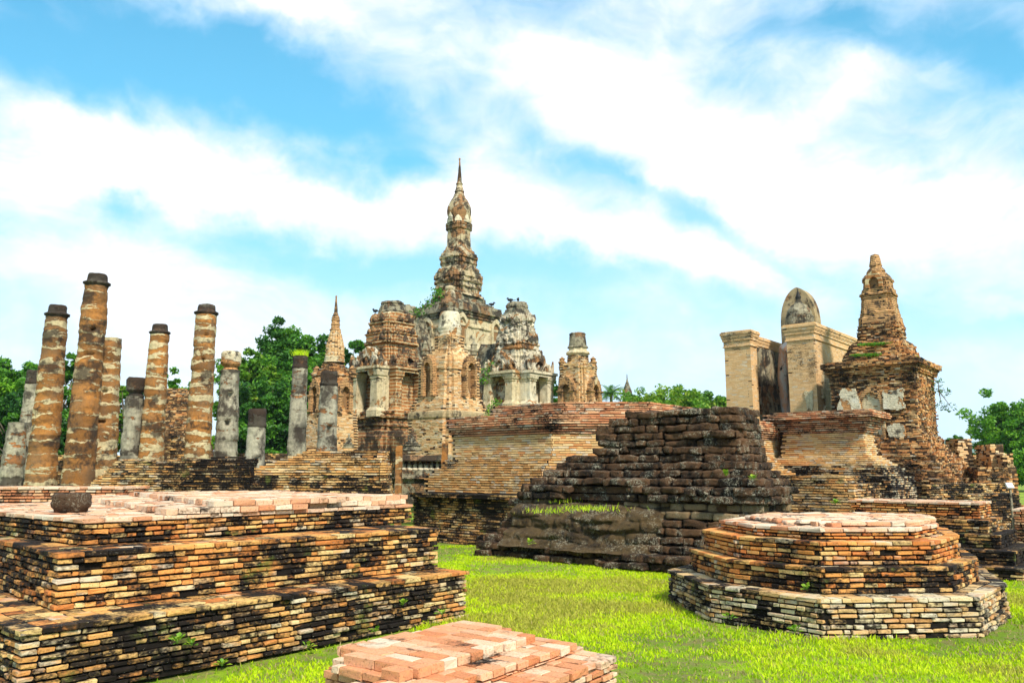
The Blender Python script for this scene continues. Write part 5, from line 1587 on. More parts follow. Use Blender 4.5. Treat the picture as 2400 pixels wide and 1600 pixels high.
pr = prof_px(YK2, L7([(455, 128), (470, 134), (485, 142), (505, 150), (515, 143), (530, 154), (550, 148), (575, 150), (590, 180), (600, 196), (620, 206), (640, 210), (660, 226), (690, 236), (720, 244), (740, 250)]))
pzr = np.array([a for a, b in pr]); pvr = np.array([b for a, b in pr])
c72 = (at(2066, 830, YK2)[0], YK2)
def pfs(z):
    u = np.clip((z - zk(840)) / (zk(755) - zk(840)), 0, 1)
    cc_ = np.array(c72) * (1 - u) + np.array(c7) * u
    return redent_big * float(np.interp(z, pzr, pvr)) + cc_
redent_big = RD3
split_brick(rc, 'stepped_shoulder', M_ROUGH, rough2(pfs, .05, 1), zk(y7(740)), zk(y7(470)), ch=.062, bl=.27, jn=.025)
PL(rc, 'upper_cell', M_BRKLOFT, RD2, c7u, YK2, L7([(195, 84), (200, 92), (214, 94), (218, 88), (256, 96), (262, 106), (288, 108), (293, 117), (303, 117), (306, 108), (320, 110), (325, 106), (405, 118), (412, 124), (425, 122), (440, 130), (480, 136)]), seg=.09, disp=.05, nsc=3, fine=.03)
PL(rc, 'tip', M_BRKLOFT, ngon(8, .3), (at(2053, 640, YK2)[0], YK2), YK2, L7([(48, 14), (52, 24), (75, 29), (105, 36), (115, 38), (118, 32), (140, 46), (155, 56), (160, 50), (170, 66), (180, 70), (183, 80), (198, 86)]), seg=.07, disp=.04, nsc=4, fine=.02)
fr = face_r(RD2, at(1200 + 106 / 2.613, 680, YK2)[0])
fb = MB(); bb = MB(); q = np.array(c7u) - A * fr * .93
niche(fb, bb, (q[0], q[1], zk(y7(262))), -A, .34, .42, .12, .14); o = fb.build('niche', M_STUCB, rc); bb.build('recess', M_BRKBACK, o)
# arched niche in the body's left face and plaster remnants
fb = MB(); bb = MB(); nmid = kc - A * (SB / 2 + .02) + B * .02
niche(fb, bb, (nmid[0], nmid[1], 2.7), -A, .62, 1.75, .10, .10); o = fb.build('niche', M_BRKLOFT, rc); bb.build('recess', M_STUCP, o)
l0 = K0 + B * SB
patch(rc, (l0[0] + nA[0] * .12 - B[0] * .2, l0[1] + nA[1] * .12 - B[1] * .2, 2.85), -B, -A, 1.0, 2.0, M_STUCW, seed=9.1, cells=30, th=.05)
patch(rc, (l0[0] - B[0] * 1.75 + nA[0] * .06, l0[1] - B[1] * 1.75 + nA[1] * .12, 3.75), -B, -A, .8, .8, M_STUCW, seed=3.3, cells=24, th=.05)
patch(rc, (l0[0] - B[0] * 1.75 + nA[0] * .06, l0[1] - B[1] * 1.75 + nA[1] * .12, 2.75), -B, -A, .75, .6, M_STUCCO, seed=13.3, cells=22, th=.05)

# ================================================================== brick base in front of it
D0 = np.array([at(2048, 1000, 22.0)[0], 22.0])
ztd = at(2048, 957, 22.0)[2]
bf = thing('moulded_brick_base', 'square brick base with dark corbelled cornice in front of the shrine', 'brick base', (D0[0], D0[1] + 2, 0))
base = ccw([D0, D0 + A * 1.9, D0 + A * 1.9 + B * 3.15, D0 + B * 3.15])
base = offset(base, -.42)
tab = [(.95, 1.25), (1.0, 1.12), (1.28, 1.0), (1.34, .92), (1.56, .82), (1.80, .62), (1.86, .55), (1.92, .46), (1.98, .38), (2.04, .30), (2.1, .22), (2.16, .14), (2.42, .06), (2.46, .09), (2.52, .06), (ztd - .62, .02), (ztd - .56, .08), (ztd - .5, .12), (ztd - .44, .16), (ztd - .38, .20), (ztd - .32, .24), (ztd - .24, .30), (ztd - .12, .42), (ztd - .06, .42), (ztd, .30), (ztd + .06, .22)]
M_BASEP = brick_mat('brick_limey', stain=.52, big=.9, pale=.5, streak=.4, plaster=.5)
brick_part('lower_steps', bf, M_BASEP, steps(base, tab), 0, 1.86, 'box', jit=.004, **dict(KM, jn=.008))
brick_part('waist', bf, M_OCHRE, steps(base, tab), 1.86, ztd - .62, 'box', jit=.003, core_mat=M_MORTAR2, **dict(KM, gap=.013))
brick_part('cornice', bf, M_RED, steps(base, tab), ztd - .62, ztd + .02, 'box', jit=.003, top=.6, **KM)
# steps left and right of it
s0 = np.array(at(2000, 1110, 17.6)[:2])
sp_ = thing('brick_steps', 'low dark brick steps at the foot of the moulded base, behind the laterite ruin', 'brick steps', (s0[0], s0[1] + 1, 0))
base = ccw([s0, s0 + A * 2.0, s0 + A * 2.0 + B * 2.6, s0 + B * 2.6])
brick_part('stepped_face', sp_, M_DARKMID, steps(base, [(.5, .9), (.75, .6), (1.0, .3), (1.45, 0), (1.62, -.25), (1.78, -.5)]), 0, 1.62, 'box', top=.6, jit=.004, **dict(KM, jn=.01))
v0 = np.array(at(1775, 1090, 26.0)[:2])
vp = thing('brick_pier', 'narrow pale brick pier at the foot of the left shrine wall', 'brick pier', (v0[0], v0[1] + .5, 0))
base = ccw([v0, v0 + A * .8, v0 + A * .8 + B * 1.3, v0 + B * 1.3])
brick_part('shaft', vp, M_BASEP, steps(base, [(1.7, .25), (2.0, .1), (3.0, 0)]), 0, at(1200, 1014, 26)[2], 'box', top=.6, jit=.004, **KM)
wv0 = np.array(at(2172, 1137, 20.5)[:2])
wv = thing('low_brick_wall', 'long low brick wall running right below the crumbling stupa towards the sign', 'brick wall', (wv0[0] + 2, wv0[1] + 1, 0))
e2 = np.array(at(2365, 1145, 23.0)[:2]); 
base = ccw([wv0, e2, e2 + np.array([0, .6]), wv0 + np.array([0, .6])])
brick_part('wall_face', wv, M_DARKMID, steps(base, [(9, 0)]), 0, at(1200, 1134, 21)[2], 'box', top=.1, jit=.005, **dict(KM, jn=.012))
wv1 = np.array(at(2270, 1162, 18.5)[:2]); e3 = np.array(at(2392, 1160, 19.5)[:2])
wx_ = thing('low_brick_wall', 'short low brick wall bordering the grass at right, under the sign', 'brick wall', (wv1[0] + 1, wv1[1] + 1, 0))
base = ccw([wv1, e3, e3 + np.array([.2, .6]), wv1 + np.array([0, .6])])
brick_part('wall_face', wx_, M_DARKMID, steps(base, [(9, 0)]), 0, at(1200, 1156, 19)[2], 'box', top=.1, jit=.005, **dict(KM, jn=.012))

# ruins at far right
def ruin_pillar(label, pxl, pxr, pyt, Yd, mat, name='ruined_pillar', group='broken brick walls at far right', rag=.15, dep=1.0, z0=0):
    a = np.array(at(pxl, 1050, Yd)[:2]); wd = at(pxr, 1050, Yd)[0] - a[0]
    zt = at(1200, pyt, Yd)[2]
    r0 = thing(name, label, 'brick ruin', (a[0] + wd / 2, Yd, 0), group)
    base = ccw([a, a + (wd, 0), a + (wd + .1, dep), a + (.1, dep)])
    split_brick(r0, 'masonry', mat, rough2(lambda z: offset(base, -.02 * z + .1), .07, 3), z0, zt, ch=.07, bl=.28, jn=.03, miss=.03)
    return r0
ruin_pillar('grey weathered broken brick pillar right of the crumbling stupa, farther left of two', 2247, 2275, 1028, 29, M_SHRINE)
ruin_pillar('orange broken brick pillar at far right beside the grass', 2322, 2348, 1041, 28, M_FAR)
ruin_pillar('dark low brick wall between the two broken pillars at far right', 2275, 2325, 1066, 29.5, M_ROUGH)
ruin_pillar('rounded grey plastered brick stub right of the orange pillar, by grass', 2352, 2366, 1062, 27.5, M_FAR, dep=1.4)
ruin_pillar('low sloping heap of brick at foot of the orange pillar', 2290, 2372, 1094, 26.6, M_ROUGH)

# background brick at left between the columns
def bgwall(label, pxl, pxr, pyt, Yd, mat, step=0, name='brick_ruin', dep=1.5):
    a = np.array(at(pxl, 1050, Yd)[:2]); wd = at(pxr, 1050, Yd)[0] - a[0]; zt = at(1200, pyt, Yd)[2]
    r0 = thing(name, label, 'brick ruin', (a[0] + wd / 2, Yd, 0), 'brick ruins behind the columns')
    base = ccw([a, a + (wd, 0), a + (wd, dep), a + (0, dep)])
    f = (lambda z: offset(base, -(z) * step)) if step else (lambda z: base)
    split_brick(r0, 'masonry', mat, rough2(f, .05, 3), 0, zt, ch=.07, bl=.28, jn=.02)
bgwall('stepped brick mound seen between the thick and the slim laterite columns', 240, 480, 900, 33, M_ROUGH, step=.33, dep=4.2)
bgwall('dark brick wall seen between the slim and the many banded columns', 380, 440, 1015, 30, M_DARKMID)
bgwall('very dark low brick wall at left edge behind the columns', -60, 300, 1066, 32, M_DARKMID)
bgwall('low brick wall behind the short stub column, left of the pale column', 560, 690, 1062, 34, M_DARKMID)
bgwall('low dark brick step seen between the two grey columns by the chedi', 700, 760, 1048, 30, M_ROUGH)

# ================================================================== frieze wall with posts, seated figures
YF = 26.0
fw0 = thing('frieze_wall', 'low grey stucco wall carrying a row of small pale figures, between brick terraces', 'frieze wall', (at(990, 1100, YF)[0], YF, 0))
xa = at(925, 1100, YF)[0]; xb_ = at(1060, 1100, YF)[0]
def slab_px(mb, x0, x1, y0, y1, za, zb, **kw):
    P = ccw([(x0, y0), (x1, y0), (x1, y1), (x0, y1)]); ctr = P.mean(0); loft(mb, P - ctr, ctr, [(za, 1), (zb, 1)], **kw)
zf = lambda py: at(1200, py, YF)[2]
mb = MB(); slab_px(mb, xa, xb_, YF, YF + 1.4, zf(1180), zf(1102), seg=.12, disp=.03); slab_px(mb, xa - .1, xb_ + .1, YF - .15, YF + 1.4, zf(1121), zf(1118), seg=.12, disp=.01); mb.build('plinth', M_GREYST, fw0)
mb = MB(); slab_px(mb, xa, xb_, YF + .25, YF + 1.4, zf(1102), zf(1080), seg=.12, disp=.02); mb.build('frieze_ground', M_STUCK, fw0)
mb = MB(); P = ccw([(xa, YF - .12), (xb_, YF - .12), (xb_, YF + 1.4), (xa, YF + 1.4)]); ctr = P.mean(0); loft(mb, P - ctr, ctr, [(zf(1081), 1), (zf(1078), 1.03), (zf(1066), .93)], seg=.12, disp=.03); mb.build('coping', M_GREYST, fw0)
def seated(mb, x_, y_, z_, s):
    loft(mb, ngon(10), (x_, y_), [(z_, .34 * s), (z_ + .10 * s, .42 * s), (z_ + .22 * s, .34 * s), (z_ + .3 * s, .22 * s), (z_ + .5 * s, .24 * s), (z_ + .62 * s, .26 * s), (z_ + .68 * s, .12 * s), (z_ + .72 * s, .09 * s), (z_ + .78 * s, .13 * s), (z_ + .88 * s, .14 * s), (z_ + .96 * s, .09 * s), (z_ + 1.02 * s, .04 * s), (z_ + 1.08 * s, .01 * s)], seg=.05 * max(s, .5), disp=.008)
for k in range(8):
    mb = MB(); seated(mb, at(945 + k * 13.2, 1100, YF)[0], YF + .14, zf(1101.5), .30); mb.build('relief_figure', M_STUCW, fw0, smooth=True)
for k, (px, pt, pb, lb) in enumerate(((935, 1044, 1122, 'square laterite post at left end of the frieze wall'), (1042, 1038, 1076, 'square laterite post at right end of the frieze wall'))):
    x_ = at(px, 1100, YF - .9)[0]; zt = at(1200, pt, YF - .9)[2]; mb = MB()
    loft(mb, np.array([(-1, -1), (1, -1), (1, 1), (-1, 1)]), (x_, YF - .9), [(0, .10), (zt - .03, .095), (zt, .085)], seg=.06, disp=.02, nsc=6)
    o = mb.build('stone_post', M_COL, origin=(x_, YF - .9, 0)); tag(o, lb, 'post', 'posts beside the frieze wall')
def seated_statue(px, pyb, pyt, Yd, label):
    x_ = at(px, pyb, Yd)[0]; zb_ = at(1200, pyb, Yd)[2]; zt = at(1200, pyt, Yd)[2]; H = zt - zb_
    r0 = thing('seated_statue', label, 'statue', (x_, Yd, zb_), 'small seated statues')
    mb = MB(); loft(mb, ngon(14), (x_, Yd), [(zb_, H * .42), (zb_ + H * .05, H * .44), (zb_ + H * .08, H * .36), (zb_ + H * .18, H * .34), (zb_ + H * .22, H * .40), (zb_ + H * .27, H * .38)], seg=.05, disp=.012); mb.build('pedestal', M_GREYST, r0)
    s = H * .72; z_ = zb_ + H * .27; b = .30 * s
    # crossed legs, torso, arms to the lap, head with topknot
    jt = [(0, 0, .10 * s), (0, 0, .30 * s), (0, 0, .50 * s), (0, -.01 * s, .62 * s), (0, -.02 * s, .74 * s), (0, -.02 * s, .86 * s), (0, -.02 * s, .98 * s),
          (-.18 * s, 0, .54 * s), (-.26 * s, -.03 * s, .34 * s), (-.20 * s, -.18 * s, .18 * s), (.18 * s, 0, .54 * s), (.26 * s, -.03 * s, .34 * s), (.06 * s, -.22 * s, .18 * s),
          (-.34 * s, -.10 * s, .07 * s), (-.05 * s, -.24 * s, .06 * s), (.34 * s, -.10 * s, .07 * s), (.05 * s, -.26 * s, .07 * s)]
    ed = [(0, 1), (1, 2), (2, 3), (3, 4), (4, 5), (5, 6), (2, 7), (7, 8), (8, 9), (2, 10), (10, 11), (11, 12), (0, 13), (13, 14), (0, 15), (15, 16)]
    rd = [.15, .13, .15, .06, .11, .09, .03, .07, .05, .04, .07, .05, .04, .09, .06, .09, .06]
    o = skin_figure('figure', None, None, jt, ed, [q * s for q in rd], (x_, Yd, z_), M_GREYST, 1); child(o, r0)
seated_statue(966, 1056, 1000, YF + 1.2, 'small dark grey seated statue on the wall between the two laterite posts')
seated_statue(817, 1050, 1015, 29.0, 'tiny weathered seated statue left of the corner tower base')
seated_statue(1121, 957, 934, 27.0, 'tiny seated figure on ledge at the platform left corner') if False else None

# ================================================================== trees
def leaf_cloud(mb, cen, rad_, n, size, tone=0.0):
    d_ = rng.normal(0, 1, (n, 3)); d_ /= np.linalg.norm(d_, axis=1, keepdims=True)
    rr = rng.random(n) ** .45
    P = cen + d_ * rr[:, None] * rad_
    a = rng.normal(0, 1, (n, 3)) + np.array([0, 0, .6]); a /= np.linalg.norm(a, axis=1, keepdims=True)
    t = np.cross(a, rng.normal(0, 1, (n, 3))); t /= np.linalg.norm(t, axis=1, keepdims=True) + 1e-9
    b = np.cross(a, t); s = (size * rng.uniform(.6, 1.3, n))[:, None]
    V = np.stack([P - t * s, P - b * s * .45 + a * s * .1, P + t * s, P + b * s * .45 + a * s * .1], 1).reshape(-1, 3)
    F = np.arange(n * 4).reshape(-1, 4)
    at_ = np.repeat(np.stack([np.clip(rng.normal(.5 + tone, .2, n), 0, 1), rng.random(n), rng.random(n)], 1), 4, 0)
    mb.add(V, F, at_)
def limb(mb, p0, p1, r0, r1, n=5, seg=4, wob=.05):
    p0 = np.array(p0, float); p1 = np.array(p1, float); L = np.linalg.norm(p1 - p0)
    ax = (p1 - p0) / L; u = np.cross(ax, [.3, .9, .1]); u /= np.linalg.norm(u); v = np.cross(ax, u)
    V = []; off_ = np.zeros(3)
    for i in range(seg + 1):
        t = i / seg; c = p0 + (p1 - p0) * t + off_ * (1 if i else 0); off_ = off_ + rng.normal(0, wob * L * .3, 3) * (i < seg - 1)
        r_ = r0 + (r1 - r0) * t
        for j in range(n):
            a = 2 * math.pi * j / n; V.append(c + (u * math.cos(a) + v * math.sin(a)) * r_)
    F = [[i * n + j, i * n + (j + 1) % n, (i + 1) * n + (j + 1) % n, (i + 1) * n + j] for i in range(seg) for j in range(n)]
    mb.add(V, F)
    return V[-1]
def tree(label, px, pyt, hw_px, Yd, mats, name='broadleaf_tree', zb=0.0, crown_frac=.75, n=26000, size=.15, trunks=1, group='trees behind the ruins', clump=1.0, pyb=None, tone=0.0, gappy=.62):
    x_, _, zt = at(px, pyt, Yd); hw = hw_px / FPX * Yd
    root = thing(name, label, 'tree', (x_, Yd, zb), group)
    H = zt - zb; ch = H * crown_frac; zc_ = zt - ch / 2
    tb = MB(); cb = MB()
    ncl = int(34 * clump)
    cl = []
    tries = 0
    while len(cl) < ncl and tries < 4000:
        tries += 1
        d_ = rng.normal(0, 1, 3); d_ /= np.linalg.norm(d_)
        r_ = rng.uniform(.45, 1.0) ** .6
        p = np.array([d_[0] * hw * .86 * r_, d_[1] * hw * .8 * r_, d_[2] * ch * .46 * r_])
        p *= 1 + .25 * fbm(np.array([[d_[0] * 2 + px, d_[1] * 2, d_[2] * 2]]), 2)[0]
        cl.append((p + np.array([x_, Yd, zc_]), rng.uniform(.16, .30) * min(hw, ch * .6)))
    tops = []
    for t_ in range(trunks):
        bx_ = x_ + (rng.uniform(-.5, .5) * hw if trunks > 1 else rng.uniform(-.1, .1) * hw); by = Yd + rng.uniform(-.3, .3) * hw * (trunks > 1)
        tr = max(.07, H * .022)
        k1 = limb(tb, (bx_, by, zb - .1), (bx_ + rng.normal(0, .3), by, zc_ - ch * .2), tr * 1.4, tr * .8, 8, 6, .03)
        tops.append(np.array([bx_, by, zc_ - ch * .2]))
    for (p, r_) in cl:
        t0_ = tops[rng.integers(len(tops))]
        limb(tb, t0_, p, max(.03, H * .008), .012, 5, 4, .10)
        m_ = int(n / ncl * rng.uniform(.6, 1.4))
        tn = rng.normal(0, .16) + tone
        sub = 8
        for k in range(sub):
            leaf_cloud(cb, p + rng.normal(0, r_ * gappy, 3), np.array([r_, r_, r_ * .72]) * rng.uniform(.38, .75), m_ // sub, size, tn + rng.normal(0, .08))
    tb.build('trunk', M_BARK, root); cb.build('crown', mats, root)
    return root
tree('dense green tree at left edge behind the columns', 25, 820, 110, 44, M_LEAF, clump=1.5, n=64000, crown_frac=.85, size=.13)
tree('airy tree with pale thin trunk between the two tallest columns', 175, 805, 60, 42, M_LEAF, n=26000, crown_frac=.7, size=.13, trunks=2)
tree('low bushy tree at far left under the grey column', 60, 915, 130, 40, M_LEAFD, clump=1.5, n=46000, crown_frac=.9, size=.12)
tree('small tree crown above the grey knobbed column', 300, 885, 45, 46, M_LEAFY, n=12000, crown_frac=.6, size=.12)
tree('twiggy tree with hanging roots between the slim and the banded columns', 420, 885, 60, 42, M_LEAF, n=30000, crown_frac=.7, size=.12, trunks=3)
tree('large dark green tree rising behind the pale smooth column', 690, 770, 150, 60, M_LEAF, clump=1.7, n=90000, crown_frac=.88, size=.17, tone=-.02)
tree('yellowish green tree left of the pale smooth column', 595, 806, 85, 52, M_LEAFY, clump=1.4, n=56000, crown_frac=.92, size=.14)
tree('dark lower tree filling the gap left of the spired chedi', 660, 900, 110, 50, M_LEAFD, clump=1.5, n=52000, crown_frac=.95, size=.14)
tree('dark round crown behind the spired brick chedi', 800, 780, 75, 58, M_LEAF, clump=1.3, n=46000, crown_frac=.85, size=.16)
tree('dark green tree between the white tower and small brick chedi', 1290, 850, 40, 56, M_LEAFD, n=22000, crown_frac=.95, size=.15)
tree('spreading bright green treetop above the laterite ruin, left part', 1545, 918, 115, 68, M_LEAFY, n=70000, clump=3.0, crown_frac=.9, size=.17, tone=.08, gappy=.5)
tree('spreading bright green treetop left of the tall shrine', 1640, 920, 105, 70, M_LEAFY, n=70000, clump=3.0, crown_frac=.9, size=.17, gappy=.5)
tree('tiny tree crown with thin branches right of the distant stupa', 1495, 922, 28, 72, M_LEAFD, n=4000, crown_frac=.6, size=.14)
tree('big green tree cut by the right edge, in front of the hill', 2400, 945, 115, 66, M_LEAF, clump=2.0, n=80000, crown_frac=.85, size=.16, tone=.14)
tree('small light green tree left of the broken pillars at right', 2238, 1015, 28, 70, M_LEAF, n=9000, crown_frac=.85, size=.15)
tree('yellow green bush crown between the two broken pillars', 2300, 1036, 36, 72, M_LEAFY, n=9000, crown_frac=.9, size=.16)
tree('dark tree row at the far right horizon', 2385, 1060, 60, 105, M_LEAFD, n=12000, crown_frac=.95, size=.25)

def palm(label, px, pyt, Yd, fr_px, mat, n=22):
    x_, _, zt = at(px, pyt, Yd); L = fr_px / FPX * Yd
    root = thing('palm_tree', label, 'palm tree', (x_, Yd, 0), 'palms by the distant stupa')
    tb = MB(); hc_ = zt - L * .55
    limb(tb, (x_ + .2, Yd, 0), (x_, Yd, hc_), .2, .13, 8, 8, .01); tb.build('trunk', M_BARK, root)
    for k in range(n):
        a = 2 * math.pi * k / n + rng.normal(0, .15); up = rng.uniform(.1, 1.25)
        Lk = L * rng.uniform(.8, 1.05); mb = MB(); pts = []
        p = np.array([x_, Yd, hc_]); v = np.array([math.cos(a) * math.cos(up), math.sin(a) * math.cos(up), math.sin(up)])
        for i in range(13):
            pts.append(p.copy()); p = p + v * Lk / 12; v = v + np.array([0, 0, -.13]); v /= np.linalg.norm(v)
        for i in range(12):
            s_ = np.cross(pts[i + 1] - pts[i], [0, 0, 1]); s_ /= np.linalg.norm(s_) + 1e-9
            for sg in (-1, 1):
                for q_ in (0, .5):
                    b0 = pts[i] * (1 - q_) + pts[i + 1] * q_; ll = Lk * .26 * math.sin(math.pi * min(1, (i + 1.5) / 13)) + .05
                    tip = b0 + s_ * sg * ll + (pts[i + 1] - pts[i]) * 1.2 + np.array([0, 0, -ll * .45])
                    mb.add([b0, b0 + (pts[i + 1] - pts[i]) * .45, tip], [[0, 1, 2]], (rng.uniform(.1, .9), .5, .5))
        mb.build('frond', mat, root)
palm('coconut palm with dark arching fronds left of the distant stupa', 1430, 902, 70, 42, M_PALM)
palm('low yellow green palm right of the distant stupa', 1506, 938, 66, 30, M_PALM, 14)

# shrubs growing on the masonry
def shrub(label, px, py, Yd, s, n, mat=M_LEAF, name='shrub', pts=None):
    p = np.array(at(px, py, Yd)); root = thing(name, label, 'shrub', tuple(p), 'plants growing on the towers')
    cb = MB(); tb = MB()
    for (dx, dz) in (pts or [(0, 0)]):
        q = p + np.array([dx, 0, dz]) * s
        limb(tb, p, q + (0, 0, s * .1), .02, .008, 4, 3)
        leaf_cloud(cb, q, np.array([s * .4, s * .4, s * .3]), n, .085 * max(.6, s), .05)
    tb.build('stem', M_BARK, root); cb.build('foliage', mat, root)
shrub('leafy shrub sprouting from the left side of the main tower cornice', 985, 728, 43, 1.0, 60, pts=[(0, 0), (.35, .35), (.7, .65), (1.0, .95), (-.3, -.1), (.9, 1.1)])
shrub('bright yellow green plant in the cleft beside the platform', 1153, 952, 27, .5, 60, M_LEAFY, pts=[(0, 0), (-.2, -.5), (.3, .3), (-.1, -.9)])
shrub('climbing plant on the dark wall between front chedi and white tower', 1140, 870, 40, .9, 50, pts=[(0, 0), (.2, .4), (-.1, -.5)])
shrub('thin branch of leaves jutting from the right side of crumbling stupa', 2200, 915, 28.3, .6, 40, M_LEAFD, pts=[(0, 0), (.4, -.1), (0, .5), (.1, -.9), (.6, -1.0)])
for px, py, lb in ((2030, 832, 'grass patch on the lower left shoulder of the crumbling stupa'), (2050, 806, 'grass patch on the upper shoulder of the crumbling stupa'), (2100, 838, 'grass patch on the front shoulder edge of the crumbling stupa')):
    p = at(px, py, YK2 - 1.0); mb = MB()
    for k in range(12): leaf_cloud(mb, np.array(p) + (rng.uniform(-.6, .6), 0, rng.uniform(-.03, .03)), np.array([.18, .2, .05]), 60, .035, .1)
    o = mb.build('grass_patch', M_LEAF, origin=p); tag(o, lb, 'plant', 'plants growing on the towers')
weeds = [(352, 1376, 8.05, 'leafy weed on the middle tier of the big plinth, left one of three'), (441, 1380, 8.4, 'small weed on the middle tier of the big plinth, middle one of three'), (470, 1364, 8.45, 'small weed on the middle tier of the big plinth, right one of three'),
         (450, 1512, 7.25, 'weed with broad leaves low on the bottom tier of the big plinth'), (415, 1508, 7.1, 'small weed beside the broad leaved one on the bottom tier'), (684, 1372, 8.9, 'yellowish weed on the ledge of the big plinth bottom tier'),
         (790, 1438, 8.85, 'weed in the right half of the big plinth bottom tier face'), (944, 1418, 9.2, 'small weed near the right end of the big plinth'), (1035, 1440, 9.3, 'tall yellow green weed at right corner of the big plinth'),
         (880, 1480, 8.7, 'weed at the foot of the big plinth above the low plinth'), (720, 1520, 8.2, 'weed at the foot of the big plinth near centre'), (520, 1560, 7.6, 'dark leafed weed at the foot of the big plinth, leftmost'),
         (1890, 1381, 8.65, 'weed on the lowest ledge of the eight sided plinth'), (1710, 1450, 8.9, 'weed at the foot of the eight sided plinth, left'), (1862, 1480, 8.25, 'weed in grass before the eight sided plinth corner'),
         (1958, 1182, 15.6, 'weed on the dark steps behind the eight sided plinth'), (1242, 1275, 15.5, 'broad leafed weed on the base ledge of the laterite ruin'), (1765, 1125, 13.6, 'weed on the right shoulder of the laterite ruin'), (1700, 1115, 13.8, 'pale weed on the upper ledge of the laterite ruin')]
for px, py, yd, lb in weeds: weed(px, py, yd - .12, .12 if yd < 10 else .17, lb, 14)
p = gz(1380, 1172, 1.15); mb = MB()
for (px, py, zz0) in ((1330, 1172, 1.14), (1380, 1168, 1.14), (1290, 1195, 1.05), (1400, 1190, 1.10), (1355, 1188, 1.08)):
    q = gz(px, py, zz0)
    for k in range(110):
        b0 = np.array([q[0] + rng.normal(0, .26), q[1] + rng.normal(0, .15), zz0 + rng.normal(0, .02) - .03]); L = rng.uniform(.03, .09)
        mb.add([b0 - (.005, 0, 0), b0 + (.005, 0, 0), b0 + (rng.normal(0, .03), rng.normal(0, .03), L)], [[0, 1, 2]], (rng.uniform(0, .95), .5, .5))
o = mb.build('grass_on_ledge', M_GRASS, origin=(p[0], p[1], 1.1)); tag(o, 'grass growing on the broken ledge of the laterite ruin', 'grass', kind='stuff')
sl = MB(); q = gz(1400, 1150, 1.25); loft(sl, np.array([(-1, -.5), (.8, -.6), (1, .5), (-.7, .55)]), q, [(1.18, .30), (1.22, .32), (1.27, .24)], seg=.05, disp=.02); o = sl.build('stone_slab', M_STUCCO, origin=(q[0], q[1], 1.2)); tag(o, 'pale grey loose slab lying on the laterite ruin ledge', 'stone')

# ================================================================== birds, sign, cars
def bird(px, py, Yd, label, yaw=0.0):
    x_, y_, z_ = at(px, py, Yd); mb = MB(); ca, sa = math.cos(yaw), math.sin(yaw)
    def el(c, r_, n=8, m_=6):
        V = []; 
        for i in range(m_ + 1):
            ph = math.pi * i / m_
            for j in range(n):
                t = 2 * math.pi * j / n
                p = (c[0] + r_[0] * math.cos(ph), c[1] + r_[1] * math.sin(ph) * math.cos(t), c[2] + r_[2] * math.sin(ph) * math.sin(t))
                V.append((x_ + p[0] * ca - p[1] * sa, y_ + p[0] * sa + p[1] * ca, z_ + p[2]))
        mb.add(V, [[i * n + j, i * n + (j + 1) % n, (i + 1) * n + (j + 1) % n, (i + 1) * n + j] for i in range(m_) for j in range(n)])
    el((0, 0, .14), (.16, .07, .075)); el((.14, 0, .23), (.055, .045, .05)); el((.20, 0, .225), (.04, .012, .012)); el((-.20, 0, .11), (.13, .04, .015))
    el((0, .03, .06), (.012, .012, .07)); el((0, -.03, .06), (.012, .012, .07))
    o = mb.build('pigeon', M_BLACK, smooth=True, origin=(x_, y_, z_)); tag(o, label, 'bird', 'birds perched on the towers')
bird(880, 735, YL - 1.6, 'dark bird perched on left shoulder of the left corner tower', 2.6)
bird(1152, 719, YM - 4.0, 'dark bird perched at the right end of the main tower cornice', .3)
bird(1196, 709, YR - .9, 'dark bird on the white tower cap, left of two', 2.8)
bird(1214, 708, YR - .9, 'dark bird on the white tower cap, right of two', 1.4)
x_, y_, z_ = at(2368, 1137, 17.6); sg = thing('information_sign', 'small white panel sign on a post at right, above the low wall', 'sign', (x_, y_, 0))
mb = MB(); prism(mb, ccw([(x_ - .018, y_), (x_ + .018, y_), (x_ + .018, y_ + .04), (x_ - .018, y_ + .04)]), 0, z_ - .05); mb.build('post', M_GREYST, sg)
mb = MB(); mb.add([(x_ - .07, y_ - .03, z_ - .05), (x_ + .07, y_ - .03, z_ - .05), (x_ + .07, y_ + .05, z_ + .06), (x_ - .07, y_ + .05, z_ + .06), (x_ - .07, y_ + .01, z_ - .07), (x_ + .07, y_ + .01, z_ - .07), (x_ + .07, y_ + .09, z_ + .04), (x_ - .07, y_ + .09, z_ + .04)],
       [[0, 1, 2, 3], [4, 7, 6, 5], [0, 4, 5, 1], [2, 6, 7, 3], [1, 5, 6, 2], [0, 3, 7, 4]]); mb.build('panel', M_WHITE, sg)
M_CAR = plain('car_paint_white', (.7, .72, .75), .3); M_GLASS = plain('car_glass', (.03, .035, .04), .1); M_TYRE = plain('tyre_rubber', (.015, .015, .015))
